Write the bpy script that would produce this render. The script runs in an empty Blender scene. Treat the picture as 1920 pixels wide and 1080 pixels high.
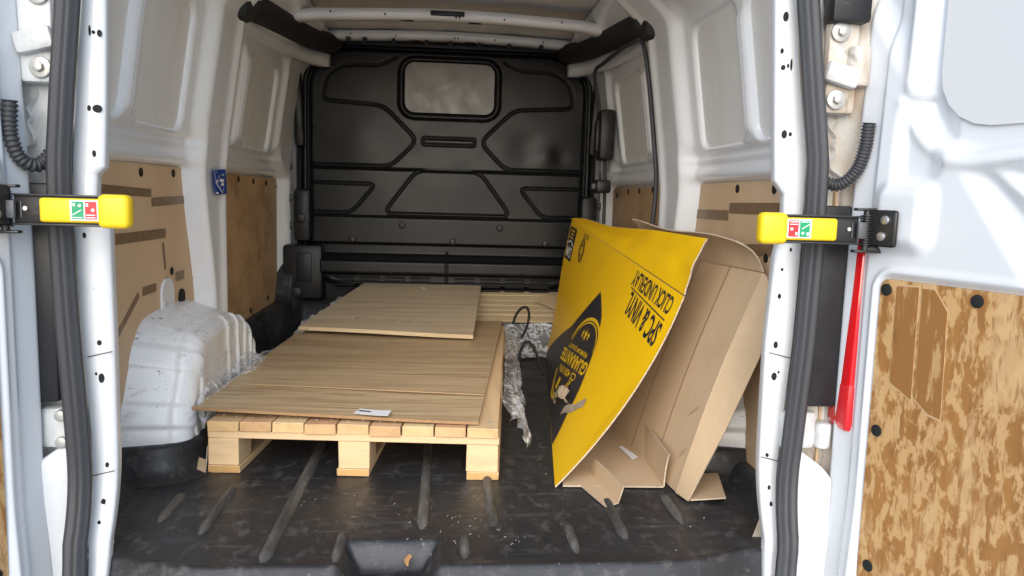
import bpy, bmesh, math, random
import numpy as np
from mathutils import Matrix, Vector
random.seed(7); RNG = np.random.RandomState(11)
SC = bpy.context.scene
COL = SC.collection
# ------------------------------------------------------------------ camera
F_PX, YAW, PITCH, ROLL, CAM = 1450.0, 4.9, 6.75, 1.65, (0.0, -1.65, 0.78)
def camera():
    y, p, r = map(math.radians, (YAW, PITCH, ROLL))
    fw = Vector((math.sin(y)*math.cos(p), math.cos(y)*math.cos(p), -math.sin(p)))
    rt = Vector((math.cos(y), -math.sin(y), 0)); up = rt.cross(fw)
    r2 = rt*math.cos(r)+up*math.sin(r); u2 = -rt*math.sin(r)+up*math.cos(r)
    m = Matrix((r2, u2, -fw)).transposed().to_4x4(); m.translation = CAM
    c = bpy.data.cameras.new('camera'); c.sensor_width = 36; c.lens = 36*F_PX/1920
    c.clip_start = .02; c.clip_end = 2000
    o = bpy.data.objects.new('camera', c); o.matrix_world = m; COL.objects.link(o); SC.camera = o
camera()
# ------------------------------------------------------------------ daylight
SUN_EL, SUN_AZ = 29.0, 192.0         # azimuth from +Y (the van's nose) towards +X: hazy sun behind the camera
w = bpy.data.worlds.new('World'); SC.world = w; w.use_nodes = True
nt = w.node_tree; bg = nt.nodes['Background']
sky = nt.nodes.new('ShaderNodeTexSky'); sky.sky_type = 'NISHITA'; sky.sun_disc = False
sky.sun_elevation = math.radians(SUN_EL); sky.sun_rotation = math.radians(SUN_AZ)
sky.air_density = 1.0; sky.dust_density = 1.0; sky.ozone_density = 1.0
nt.links.new(sky.outputs[0], bg.inputs[0]); bg.inputs[1].default_value = 0.135
sl = bpy.data.lights.new('sun', 'SUN'); sl.energy = 1.5; sl.angle = math.radians(70); sl.color = (1, .998, .99)
so = bpy.data.objects.new('sun', sl); COL.objects.link(so)
d = Vector((math.sin(math.radians(SUN_AZ))*math.cos(math.radians(SUN_EL)), math.cos(math.radians(SUN_AZ))*math.cos(math.radians(SUN_EL)), math.sin(math.radians(SUN_EL))))
so.rotation_euler = d.to_track_quat('Z', 'Y').to_euler(); so.location = (0, 0, 6)
vs = SC.view_settings; vs.view_transform = 'Standard'; vs.look = 'None'; vs.gamma = 1; vs.use_curve_mapping = False
vs.exposure = 1.12
SC.cycles.max_bounces = 10; SC.cycles.diffuse_bounces = 6; SC.cycles.transparent_max_bounces = 12
SC.cycles.sample_clamp_indirect = 6

# ------------------------------------------------------------------ materials
def ramp(nd, a, b):
    nd.color_ramp.elements[0].position = a; nd.color_ramp.elements[1].position = b
def material(name, base, rough=.5, layers=(), metallic=0, bump=None, coat=0, spec=.5, rlayers=None):
    """layers: (colour, (sx,sy,sz), lo, hi, detail, strength) noise masks laid over the base, in world position."""
    m = bpy.data.materials.new(name); m.use_nodes = True
    n = m.node_tree.nodes; l = m.node_tree.links; b = n['Principled BSDF']
    b.inputs['Base Color'].default_value = (*base, 1); b.inputs['Roughness'].default_value = rough
    b.inputs['Metallic'].default_value = metallic; b.inputs['Coat Weight'].default_value = coat
    b.inputs['Coat Roughness'].default_value = .15; b.inputs['Specular IOR Level'].default_value = spec
    geo = n.new('ShaderNodeNewGeometry')
    def noise(sc, det, dist=0., off=0.):
        mp = n.new('ShaderNodeMapping'); mp.inputs['Scale'].default_value = sc; mp.inputs['Location'].default_value = (off, off*.7, off*1.3)
        l.new(geo.outputs['Position'], mp.inputs['Vector'])
        t = n.new('ShaderNodeTexNoise'); t.inputs['Scale'].default_value = 1; t.inputs['Detail'].default_value = det
        t.inputs['Roughness'].default_value = .62; t.inputs['Distortion'].default_value = dist
        l.new(mp.outputs[0], t.inputs['Vector']); return t.outputs['Fac']
    prev = None
    for i, (c, sc, lo, hi, det, st) in enumerate(layers):
        r = n.new('ShaderNodeValToRGB'); ramp(r, lo, hi); l.new(noise(sc, det, .3, i*3.7+len(name)), r.inputs[0])
        mu = n.new('ShaderNodeMath'); mu.operation = 'MULTIPLY'; mu.inputs[1].default_value = st; l.new(r.outputs[0], mu.inputs[0])
        mx = n.new('ShaderNodeMix'); mx.data_type = 'RGBA'
        l.new(mu.outputs[0], mx.inputs[0])
        if prev is None: mx.inputs[6].default_value = (*base, 1)
        else: l.new(prev, mx.inputs[6])
        mx.inputs[7].default_value = (*c, 1); prev = mx.outputs[2]
    if prev is not None: l.new(prev, b.inputs['Base Color'])
    if rlayers:
        sc, lo, hi = rlayers
        mr = n.new('ShaderNodeMapRange'); mr.inputs[1].default_value = .3; mr.inputs[2].default_value = .7
        mr.inputs[3].default_value = lo; mr.inputs[4].default_value = hi
        l.new(noise(sc, 5, .4, 9.1), mr.inputs[0]); l.new(mr.outputs[0], b.inputs['Roughness'])
    if bump:
        sc, st, dist = bump
        bp = n.new('ShaderNodeBump'); bp.inputs['Strength'].default_value = st; bp.inputs['Distance'].default_value = dist
        l.new(noise(sc, 4), bp.inputs['Height']); l.new(bp.outputs[0], b.inputs['Normal'])
    return m
def S3(v): return (v, v, v)
M = {}
M['white'] = material('white_paint', (.77, .785, .80), .24, [((.62, .615, .59), S3(5), .52, .8, 6, .35), ((.30, .27, .22), (60, 60, 25), .70, .76, 3, .5)], coat=.4)
M['white_dimmed'] = material('white_paint_clean', (.61, .63, .65), .25, [((.68, .69, .69), S3(4), .5, .85, 5, .3)], coat=.5)  # same van white, darkened in the colour against bright daylight outside
M['white_worn_dimmed'] = material('white_paint_worn', (.66, .67, .675), .3, [((.52, .52, .50), S3(9), .5, .8, 6, .4), ((.25, .22, .18), (70, 70, 40), .69, .74, 4, .6)], coat=.3)  # worn van white, base darkened to hold back direct light on flange and corners
M['white_scuffed'] = material('white_paint_scuffed', (.78, .79, .79), .33, [((.60, .58, .54), S3(9), .5, .75, 6, .45), ((.08, .075, .07), (38, 60, 75), .645, .68, 5, .85), ((.10, .09, .085), (140, 30, 160), .68, .71, 3, .8), ((.30, .28, .25), (14, 10, 26), .60, .74, 9, .7)], coat=.3)
M['grey_skin'] = material('grey_primer', (.74, .735, .715), .36, [((.64, .63, .60), (2, 14, 3), .45, .7, 4, .5), ((.64, .63, .60), (3, 9, 1.5), .55, .75, 3, .4)])
M['rusty_white'] = material('rust_stained_paint', (.56, .54, .49), .4, [((.33, .19, .085), (9, 9, 4), .46, .68, 7, .8), ((.12, .09, .06), S3(22), .6, .72, 4, .6)])
M['dirty_white'] = material('grimy_white_paint', (.62, .63, .62), .4, [((.28, .26, .23), (14, 14, 8), .45, .72, 7, .75)])
M['black_plastic'] = material('black_plastic', (.015, .015, .0165), .42, [((.034, .033, .032), S3(7), .5, .75, 6, .6), ((.11, .105, .10), (30, 30, 90), .68, .74, 4, .4)], bump=(S3(420), .12, .0006), rlayers=(S3(6), .32, .52), spec=.35)
M['bulkhead'] = material('bulkhead_black', (.0095, .0098, .0105), .30, [((.020, .020, .020), S3(5), .46, .72, 8, .5), ((.075, .072, .07), (60, 20, 9), .67, .74, 5, .35)], rlayers=(S3(5), .27, .36), spec=.22)
M['rubber'] = material('black_rubber', (.035, .036, .040), .55, [((.09, .09, .09), (9, 9, 3), .5, .8, 5, .4)])
M['foam'] = material('black_foam', (.012, .012, .013), .75, bump=(S3(60), .3, .003))
M['liner'] = material('rubber_floor', (.019, .0195, .0215), .42, [((.04, .039, .037), S3(3.2), .42, .7, 8, .45), ((.17, .16, .15), (30, 16, 30), .54, .80, 15, .55), ((.13, .125, .12), (6, 40, 6), .56, .75, 13, .45), ((.34, .33, .31), (110, 80, 110), .69, .72, 3, .4), ((.30, .29, .27), (14, 60, 14), .66, .74, 7, .5)], bump=(S3(260), .35, .0015), rlayers=(S3(7), .33, .58))
M['liner_worn'] = material('worn_rubber', (.05, .048, .045), .55, [((.16, .15, .135), (30, 5, 30), .40, .66, 7, .75), ((.02, .02, .02), (9, 6, 9), .5, .7, 5, .7), ((.45, .43, .40), (90, 60, 90), .66, .70, 3, .6)], bump=(S3(260), .35, .0015))
M['ply_tan'] = material('tan_board', (.60, .43, .265), .6, [((.52, .355, .205), (3, 5, 3), .45, .7, 6, .6), ((.25, .15, .08), (40, 30, 20), .68, .74, 4, .5), ((.56, .40, .26), (60, 60, 9), .66, .75, 3, .4)])
M['ply_brown'] = material('stained_board', (.52, .34, .18), .5, [((.30, .175, .075), (5, 5, 8), .42, .65, 7, .75), ((.08, .05, .03), (9, 9, 6), .60, .74, 6, .7), ((.48, .33, .18), (30, 30, 14), .62, .72, 4, .5)])
M['ply_door'] = material('worn_film_board', (.33, .155, .042), .5, [((.22, .095, .025), (24, 24, 2.5), .45, .62, 8, .6), ((.53, .335, .15), (46, 46, 22), .475, .545, 15, .85), ((.55, .36, .175), (9, 9, 2.5), .54, .60, 15, .75), ((.24, .105, .03), (90, 90, 18), .56, .62, 8, .6), ((.08, .055, .035), (30, 30, 22), .68, .74, 6, .6)])
M['film_brown'] = material('brown_film', (.27, .125, .036), .42, [((.48, .30, .14), (60, 60, 9), .54, .60, 13, .8), ((.16, .08, .03), (20, 20, 5), .55, .65, 5, .6)])
M['film_edge'] = material('pale_film_edge', (.50, .33, .17), .6)
M['tape'] = material('brown_tape', (.20, .125, .065), .38, [((.30, .20, .11), S3(60), .5, .65, 5, .6)])
M['tape_clear'] = material('clear_tape', (.52, .40, .27), .18, [((.70, .62, .50), (40, 9, 40), .55, .7, 4, .5)], coat=.6)
M['yellow_plastic'] = material('yellow_plastic', (.80, .55, .012), .45, [((.45, .30, .02), (25, 25, 60), .62, .75, 5, .4)])
M['black_metal'] = material('black_painted_steel', (.018, .017, .017), .35, [((.10, .08, .06), S3(40), .68, .75, 3, .5)])
M['steel'] = material('steel', (.55, .54, .52), .35, metallic=.9)
M['zinc'] = material('dull_zinc', (.50, .49, .46), .45, [((.30, .22, .13), S3(30), .55, .7, 4, .5)], metallic=.6)
M['red_lens'] = material('red_lens', (.72, .01, .014), .12, coat=1.0)
M['hole'] = material('dark_hole', (.006, .006, .006), .8)
M['sealer'] = material('grey_sealer', (.06, .055, .05), .6)
M['white_print'] = material('white_print', (.80, .80, .80), .5)
M['red_print'] = material('red_print', (.65, .02, .025), .4)
M['green_print'] = material('green_print', (.0, .27, .10), .4)
M['blue_print'] = material('blue_print', (.010, .055, .30), .35)
M['yellow_card'] = material('yellow_card', (.90, .54, .004), .42, [((.82, .48, .004), S3(4), .45, .75, 5, .5), ((.45, .30, .05), (40, 12, 40), .70, .75, 4, .4)], bump=((3, 220, 3), .05, .001), spec=.4)
M['black_ink'] = material('black_ink', (.022, .022, .026), .45, [((.06, .055, .05), S3(9), .5, .75, 5, .4)])
M['yellow_ink'] = material('yellow_ink', (.85, .52, .005), .45)
M['card'] = material('brown_card', (.51, .37, .225), .75, [((.44, .31, .18), S3(5), .45, .7, 5, .6), ((.60, .44, .29), (2, 90, 2), .5, .62, 3, .25)])
M['card_edge'] = material('card_edge', (.52, .42, .31), .85, [((.30, .22, .14), (180, 180, 180), .48, .6, 2, .6)])
M['laminate'] = material('oak_laminate', (.57, .42, .245), .40, [((.41, .275, .14), (.9, 15, 14), .46, .60, 9, .7), ((.58, .42, .25), (.8, 9, 9), .52, .66, 6, .6), ((.22, .13, .06), (3, 130, 120), .52, .62, 6, .75)])
M['mdf'] = material('board_core', (.34, .20, .095), .8, [((.25, .14, .06), S3(90), .5, .6, 3, .5)])
M['plyface'] = material('grey_plywood', (.56, .45, .31), .6, [((.40, .29, .185), (1.4, 18, 10), .42, .66, 7, .7), ((.60, .49, .35), (2, 9, 9), .52, .72, 6, .6), ((.10, .07, .05), (30, 50, 30), .71, .75, 4, .6)])
M['ply_edge'] = material('pale_ply_edge', (.66, .52, .32), .7, [((.45, .31, .16), (4, 4, 330), .48, .56, 2, .6)])
def pine(name, base, sc):
    a = tuple(v*.72 for v in base); c = (min(base[0]*1.12, .85), base[1]*1.12, base[2]*1.1)
    return material(name, base, .62, [(a, sc, .46, .70, 6, .65), (c, tuple(v*.5 for v in sc), .5, .7, 5, .5), ((.28, .13, .05), S3(13), .72, .76, 3, .7)])
M['pine_y'] = pine('pine_lengthwise', (.67, .465, .255), (38, 2.2, 38))
M['pine_x'] = pine('pine_crosswise', (.70, .49, .275), (2.2, 34, 38))
M['pine_end'] = pine('pine_end_grain', (.58, .34, .13), (26, 26, 26))
for k_, (f1, f2) in enumerate(((1, 1), (.90, .84), (1.06, 1.10), (.95, .93))):
    M['pine_y%d' % k_] = pine('pine_lengthwise_%d' % k_, (.67*f1, .465*f1*f2, .255*f1*f2), (38+7*k_, 2.2, 38)); M['pine_e%d' % k_] = pine('pine_end_%d' % k_, (.62*f1, .40*f2, .19*f2), (20+9*k_, 26, 34-6*k_))
M['old_pine'] = pine('weathered_pine', (.52, .40, .24), (2.5, 60, 40))
M['crease'] = material('pressed_crease', (.30, .20, .12), .8)
M['pane_grey'] = material('smudged_grey_pane', (.19, .188, .186), .30, [((.15, .14, .125), S3(9), .4, .68, 7, .7), ((.30, .28, .25), (7, 7, 14), .55, .75, 5, .5)], rlayers=(S3(12), .22, .5))
M['grey_trim'] = material('dark_grey_metal', (.085, .088, .092), .45, [((.05, .05, .05), S3(8), .45, .7, 5, .5)])
M['roof_skin'] = material('roof_paint', (.72, .71, .69), .32, [((.55, .53, .49), (3, 6, 3), .45, .75, 5, .5)])
M['blank_white'] = material('flat_white_skin', (.56, .57, .58), .35, [((.55, .56, .57), (3, 3, 2), .45, .75, 5, .4)])
M['crease_yellow'] = material('creased_yellow', (.42, .25, .01), .6)
M['paper'] = material('white_paper', (.78, .78, .77), .6)
M['leaf'] = material('dry_leaf', (.30, .16, .06), .7)
M['flake'] = material('pale_flakes', (.36, .34, .31), .8)
M['asphalt'] = material('pale_concrete', (.50, .51, .52), .9, [((.42, .43, .44), S3(3), .4, .7, 6, .6)], bump=(S3(80), .3, .01))
def film_material():
    m = bpy.data.materials.new('clear_film'); m.use_nodes = True; n = m.node_tree.nodes; l = m.node_tree.links
    b = n['Principled BSDF']; b.inputs['Base Color'].default_value = (.86, .87, .90, 1); b.inputs['Roughness'].default_value = .15
    b.inputs['Specular IOR Level'].default_value = .9
    t = n.new('ShaderNodeBsdfTransparent'); mx = n.new('ShaderNodeMixShader')
    g = n.new('ShaderNodeNewGeometry'); no = n.new('ShaderNodeTexNoise'); no.inputs['Scale'].default_value = 28; no.inputs['Detail'].default_value = 6
    no.inputs['Scale'].default_value = 17; no.inputs['Distortion'].default_value = 1.2; no.inputs['Detail'].default_value = 4
    sb_ = n.new('ShaderNodeMath'); sb_.operation = 'SUBTRACT'; sb_.inputs[1].default_value = .5; ab = n.new('ShaderNodeMath'); ab.operation = 'ABSOLUTE'
    r = n.new('ShaderNodeMapRange'); r.inputs[1].default_value = .0; r.inputs[2].default_value = .06; r.inputs[3].default_value = .80; r.inputs[4].default_value = .20
    l.new(g.outputs['Position'], no.inputs['Vector']); l.new(no.outputs['Fac'], sb_.inputs[0]); l.new(sb_.outputs[0], ab.inputs[0]); l.new(ab.outputs[0], r.inputs[0]); l.new(r.outputs[0], mx.inputs[0])
    bp = n.new('ShaderNodeBump'); bp.inputs['Strength'].default_value = .8; bp.inputs['Distance'].default_value = .012; l.new(ab.outputs[0], bp.inputs['Height']); l.new(bp.outputs[0], b.inputs['Normal'])
    l.new(t.outputs[0], mx.inputs[1]); l.new(b.outputs[0], mx.inputs[2]); l.new(mx.outputs[0], n['Material Output'].inputs['Surface'])
    return m
M['film'] = film_material()

# ------------------------------------------------------------------ builders
def thing(name, label, cat, loc=(0, 0, 0), group=None):
    o = bpy.data.objects.new(name, None); o.empty_display_size = .1; o.location = loc; COL.objects.link(o)
    o['label'] = label; o['category'] = cat
    if group: o['group'] = group
    return o
def wloc(o):
    v = Vector((0, 0, 0))
    while o is not None: v = v + o.location; o = o.parent
    return v
def build(name, V, Fc, mats, parent=None, smooth=False, fmat=None, label=None):
    """verts in world metres; the origin goes to the bounding-box centre, parents only ever translate."""
    V = np.asarray(V, float).reshape(-1, 3)
    c = (V.min(0)+V.max(0))/2
    me = bpy.data.meshes.new(name); me.from_pydata((V-c).tolist(), [], [tuple(int(i) for i in f) for f in Fc])
    for k in (mats if isinstance(mats, (list, tuple)) else [mats]): me.materials.append(M[k])
    if fmat is not None: me.polygons.foreach_set('material_index', np.asarray(fmat, np.int32))
    if smooth is True: me.polygons.foreach_set('use_smooth', np.ones(len(me.polygons), bool))
    elif smooth: me.set_sharp_from_angle(angle=math.radians(smooth)) if hasattr(me, 'set_sharp_from_angle') else None
    me.update()
    o = bpy.data.objects.new(name, me); COL.objects.link(o)
    pw = Vector((0, 0, 0))
    if parent is not None: o.parent = parent; pw = wloc(parent)
    o.location = Vector(c)-pw
    if label: o['label'] = label
    return o
def from_bm(name, bm, mats, parent=None, smooth=None, label=None):
    if smooth:
        for f in bm.faces: f.smooth = True
        for e in bm.edges:
            if len(e.link_faces) == 2 and e.calc_face_angle(0) > math.radians(smooth): e.smooth = False
    bm.verts.ensure_lookup_table()
    c = (Vector([min(v.co[i] for v in bm.verts) for i in range(3)])+Vector([max(v.co[i] for v in bm.verts) for i in range(3)]))/2
    bmesh.ops.translate(bm, verts=bm.verts, vec=-c)
    me = bpy.data.meshes.new(name); bm.to_mesh(me); bm.free()
    for k in (mats if isinstance(mats, (list, tuple)) else [mats]): me.materials.append(M[k])
    o = bpy.data.objects.new(name, me); COL.objects.link(o); pw = Vector((0, 0, 0))
    if parent is not None: o.parent = parent; pw = wloc(parent)
    o.location = c-pw
    if label: o['label'] = label
    return o
def box_bm(c, s, bevel=0, rot=None, seg=2, jitter=0):
    bm = bmesh.new(); bmesh.ops.create_cube(bm, size=1)
    bmesh.ops.scale(bm, verts=bm.verts, vec=s)
    if jitter:
        for v in bm.verts: v.co += Vector([random.uniform(-jitter, jitter) for _ in range(3)])
    if bevel: bmesh.ops.bevel(bm, geom=bm.edges[:], offset=bevel, segments=seg, profile=.5, affect='EDGES')
    if rot is not None: bmesh.ops.transform(bm, matrix=rot.to_4x4(), verts=bm.verts)
    bmesh.ops.translate(bm, verts=bm.verts, vec=c); return bm
def box(name, c, s, mat, parent=None, bevel=0, rot=None, seg=2, label=None, jitter=0):
    return from_bm(name, box_bm(c, s, bevel, rot, seg, jitter), mat, parent, 40 if bevel else None, label)
def disc(name, c, n, r, h, mat, parent=None, seg=20, ry=None, bevel=0, label=None):
    """short cylinder centred at c with axis n; ry makes it oval (second radius)."""
    bm = bmesh.new(); bmesh.ops.create_cone(bm, cap_ends=True, segments=seg, radius1=r, radius2=r, depth=h)
    if ry: bmesh.ops.scale(bm, verts=bm.verts, vec=(1, ry/r, 1))
    if bevel:
        ed = [e for e in bm.edges if len(e.link_faces) == 2 and e.calc_face_angle(0) > 1]
        bmesh.ops.bevel(bm, geom=ed, offset=bevel, segments=2, profile=.5, affect='EDGES')
    n = Vector(n).normalized(); z = Vector((0, 0, 1))
    if abs(n.z) > .9: m = Matrix.Identity(3)
    else:
        yv = (z-n*z.dot(n)).normalized(); xv = yv.cross(n); m = Matrix((xv, yv, n)).transposed()
    bmesh.ops.transform(bm, matrix=m.to_4x4(), verts=bm.verts); bmesh.ops.translate(bm, verts=bm.verts, vec=c)
    return from_bm(name, bm, mat, parent, 40, label)
def grid(name, X, Y, Z, mats, parent=None, flip=False, fmat=None, label=None, closed=False):
    n, m = X.shape; V = np.stack([X, Y, Z], -1).reshape(-1, 3)
    i = np.arange(n*m).reshape(n, m)
    if closed: i = np.concatenate([i, i[:1]], 0)
    a, b, c, e = i[:-1, :-1].ravel(), i[1:, :-1].ravel(), i[1:, 1:].ravel(), i[:-1, 1:].ravel()
    Fc = np.stack([a, e, c, b] if flip else [a, b, c, e], 1)
    return build(name, V, Fc, mats, parent, True, fmat, label)
def sweep(name, path, prof, mat, parent=None, closed=False, label=None, up=(0, 0, 1)):
    """prof: (k,2) closed outline in the (side, up) frame of the path."""
    P = np.asarray(path, float); T = np.gradient(P, axis=0)
    if closed: T = np.roll(P, -1, 0)-np.roll(P, 1, 0)
    T /= np.linalg.norm(T, axis=1)[:, None]
    U = np.asarray(up, float); U = np.broadcast_to(U, P.shape)
    Sd = np.cross(T, U); Sd /= np.linalg.norm(Sd, axis=1)[:, None]; U2 = np.cross(Sd, T)
    prof = np.asarray(prof, float); k = len(prof)
    V = P[:, None, :]+Sd[:, None, :]*prof[None, :, 0, None]+U2[:, None, :]*prof[None, :, 1, None]
    n = len(P); idx = np.arange(n*k).reshape(n, k); Fc = []
    for i in range(n if closed else n-1):
        j = (i+1) % n
        for q in range(k): Fc.append((idx[i, q], idx[i, (q+1) % k], idx[j, (q+1) % k], idx[j, q]))
    if not closed: Fc += [tuple(idx[0][::-1]), tuple(idx[-1])]
    return build(name, V, Fc, mat, parent, True, None, label)
def circ(r, n=10, ry=None): return [(r*math.cos(2*math.pi*i/n), (ry or r)*math.sin(2*math.pi*i/n)) for i in range(n)]
def smooth_path(pts, n=60):
    P = np.asarray(pts, float); t = np.r_[0, np.cumsum(np.linalg.norm(np.diff(P, axis=0), axis=1))]; t /= t[-1]
    Q = np.vstack([2*P[0]-P[1], P, 2*P[-1]-P[-2]]); out = []
    for u in np.linspace(0, 1, n):
        i = min(np.searchsorted(t, u, 'right')-1, len(P)-2); i = max(i, 0); f = (u-t[i])/(t[i+1]-t[i])
        a, b, c, e = Q[i], Q[i+1], Q[i+2], Q[i+3]
        out.append(.5*(2*b+(c-a)*f+(2*a-5*b+4*c-e)*f*f+(3*b-3*c+e-a)*f**3))
    return np.array(out)
def ss(a, b, x): t = np.clip((x-a)/(b-a), 0, 1); return t*t*(3-2*t)
def rrect(u, v, u0, u1, v0, v1, r):
    """signed distance to a rounded rectangle, negative inside"""
    cx, cy = (u0+u1)/2, (v0+v1)/2; qx = np.abs(u-cx)-(u1-u0)/2+r; qy = np.abs(v-cy)-(v1-v0)/2+r
    return np.minimum(np.maximum(qx, qy), 0)+np.hypot(np.maximum(qx, 0), np.maximum(qy, 0))-r
def segdist(u, v, pts, closed=False):
    d = np.full(np.shape(u), 9.); P = list(pts)+([pts[0]] if closed else [])
    for (ax, ay), (bx, by) in zip(P[:-1], P[1:]):
        ex, ey = bx-ax, by-ay; t = np.clip(((u-ax)*ex+(v-ay)*ey)/(ex*ex+ey*ey), 0, 1)
        d = np.minimum(d, np.hypot(u-ax-t*ex, v-ay-t*ey))
    return d
def vnoise(u, v, sc, seed=0):
    r = np.random.RandomState(seed); G = r.rand(64, 64); x = u*sc; y = v*sc
    i = np.floor(x).astype(int); j = np.floor(y).astype(int); fx = x-i; fy = y-j; fx = fx*fx*(3-2*fx); fy = fy*fy*(3-2*fy)
    g = lambda a, b: G[a % 64, b % 64]
    return (g(i, j)*(1-fx)+g(i+1, j)*fx)*(1-fy)+(g(i, j+1)*(1-fx)+g(i+1, j+1)*fx)*fy-.5
def soften(pts, r=.03, n=5):
    """round the corners of an open polyline"""
    P = [np.array(p, float) for p in pts]; out = [P[0]]
    for a, b, c in zip(P[:-2], P[1:-1], P[2:]):
        k = min(r, np.linalg.norm(a-b)*.45, np.linalg.norm(c-b)*.45); s = b+(a-b)/np.linalg.norm(a-b)*k; e = b+(c-b)/np.linalg.norm(c-b)*k
        for q in np.linspace(0, 1, n): out.append((1-q)**2*s+2*q*(1-q)*b+q*q*e)
    return out+[P[-1]]

# ------------------------------------------------------------------ a photo pixel -> a point on a known plane of the place
_m = SC.camera.matrix_world
def on(px, py, ax, val):
    d = _m.to_3x3() @ Vector(((px-960)/F_PX, -(py-540)/F_PX, -1)); t = (val-CAM[ax])/d[ax]
    return np.array(CAM)+np.array(d)*t

# ------------------------------------------------------------------ ground
g = np.linspace(-60, 60, 41); GX, GY = np.meshgrid(g, g, indexing='ij')
go = grid('ground', GX, GY, -.60+.01*vnoise(GX+90, GY+90, .2), 'asphalt'); go['kind'] = 'structure'

# ------------------------------------------------------------------ the van
van = thing('cargo_van', 'white panel van seen through its open rear doors, black bulkhead and plywood-lined sides', 'van', (0, 1.2, -.6))
BLANKS = [(.02, .430, .950, 1.34), (.490, .875, .950, 1.34), (1.225, 1.48, .950, 1.32), (1.555, 2.04, .950, 1.32)]
def wall_x(y, z):
    xf = .83-.15*(z-.95)
    lo = .874-.034*ss(.835, .865, z)+.010*ss(.87, .90, z)-.008*np.exp(-((z-.915)/.007)**2)
    x = np.where(z < .93, lo, lo+(xf-lo)*ss(.925, .955, z))
    bay = np.minimum(rrect(y, z, -.03, .955, .920, 1.41, .09), rrect(y, z, 1.18, 2.12, .920, 1.39, .09))
    x = x-.022*ss(-.02, .03, bay)*ss(.94, 1.0, z)
    for (a, b, c, e) in BLANKS:
        x = x+.030*(1-ss(-.012, .002, rrect(y, z, a, b, c, e, .05)))
    for y0 in (.449, .470, 1.502, 1.532):
        x = x-.010*np.exp(-((y-y0)/.008)**2)*ss(.96, .99, z)*(1-ss(1.27, 1.31, z))
    xp = .800-.012*ss(.80, .95, z)-.15*np.maximum(z-.95, 0)
    yr = 1.085-.11*ss(.35, .88, z)
    wgt = ss(-.035, .025, y-yr)*(1-ss(1.235, 1.285, y)); x = x+(xp-x)*wgt
    x = x-.012*np.exp(-(((y-1.20)/.03)**2))*wgt*ss(.1, .2, z)
    yf = 2.34-.22*ss(.82, .95, z); wf = ss(0, .09, y-yf); x = x+((.805-.13*np.maximum(z-.95, 0))-x)*wf
    x = x-.13*ss(1.36, 1.55, z)
    return x+.0018*vnoise(y+3, z+3, 7, 3)
def wall(side):
    y = np.linspace(.015, 2.5, 300); z = np.linspace(-.01, 1.56, 190); Y, Z = np.meshgrid(y, z, indexing='ij')
    return grid('side_wall', side*wall_x(Y, Z), Y, Z, 'white', van, flip=side < 0)
def blank(side, a, b, c, e, parent):
    """grey outer skin showing in a window-shaped opening, with its bead of sealer"""
    bm = bmesh.new(); pts = []
    r = .045; n = 7
    for cx, cz, t0 in ((b-r, e-r, 0), (a+r, e-r, 90), (a+r, c+r, 180), (b-r, c+r, 270)):
        for k in range(n):
            t = math.radians(t0+90*k/(n-1)); pts.append((cx+r*math.cos(t), cz+r*math.sin(t)))
    V = [(side*(.846-.15*(z-.95)), y, z) for y, z in pts]+[(side*(.856-.15*(z-.95)), y, z) for y, z in pts]
    k = len(pts); Fc = [tuple(range(k)), tuple(range(2*k-1, k-1, -1))]+[(i, i+k, (i+1) % k+k, (i+1) % k) for i in range(k)]
    o = build('window_blank', V, Fc, 'grey_skin', parent)
    path = [(side*(.8445-.15*(z-.95)), y, z) for y, z in pts]
    sweep('sealer_bead', path, circ(.0035, 6), 'sealer', o, closed=True, up=(side, .001, 0.15))
def plate(name, side, a, b, c, e, x, th, r, mat, parent, notch=None, label=None):
    pts = []; n = 6
    for cx, cz, t0 in ((b-r, e-r, 0), (a+r, e-r, 90), (a+r, c+r, 180), (b-r, c+r, 270)):
        for k in range(n):
            t = math.radians(t0+90*k/(n-1)); pts.append((cx+r*math.cos(t), cz+r*math.sin(t)))
    V = [(side*x, y, z) for y, z in pts]+[(side*(x+th), y, z) for y, z in pts]; k = len(pts)
    Fc = [tuple(range(k)), tuple(range(2*k-1, k-1, -1))]+[(i, i+k, (i+1) % k+k, (i+1) % k) for i in range(k)]
    return build(name, V, Fc, mat, parent, label=label)
def strip_px(name, p0, p1, wpx, side, xpl, mat, parent, th=.0012):
    """a straight strip between two photo points on a wall plane x = side*xpl"""
    a = on(*p0, 0, side*xpl); b = on(*p1, 0, side*xpl); t = b-a; L = np.linalg.norm(t); t /= L
    wid = wpx*(a[1]+1.65)/F_PX; n = np.cross(t, (1, 0, 0)); n /= np.linalg.norm(n); q = []
    for dx in (0, -side*th):
        for s, k in ((0, -1), (0, 1), (1, 1), (1, -1)): q.append(a+t*L*s+n*wid*.5*k+np.array((dx, 0, 0)))
    build(name, q, [(0, 1, 2, 3), (7, 6, 5, 4), (0, 4, 5, 1), (1, 5, 6, 2), (2, 6, 7, 3), (3, 7, 4, 0)], mat, parent)
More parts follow.
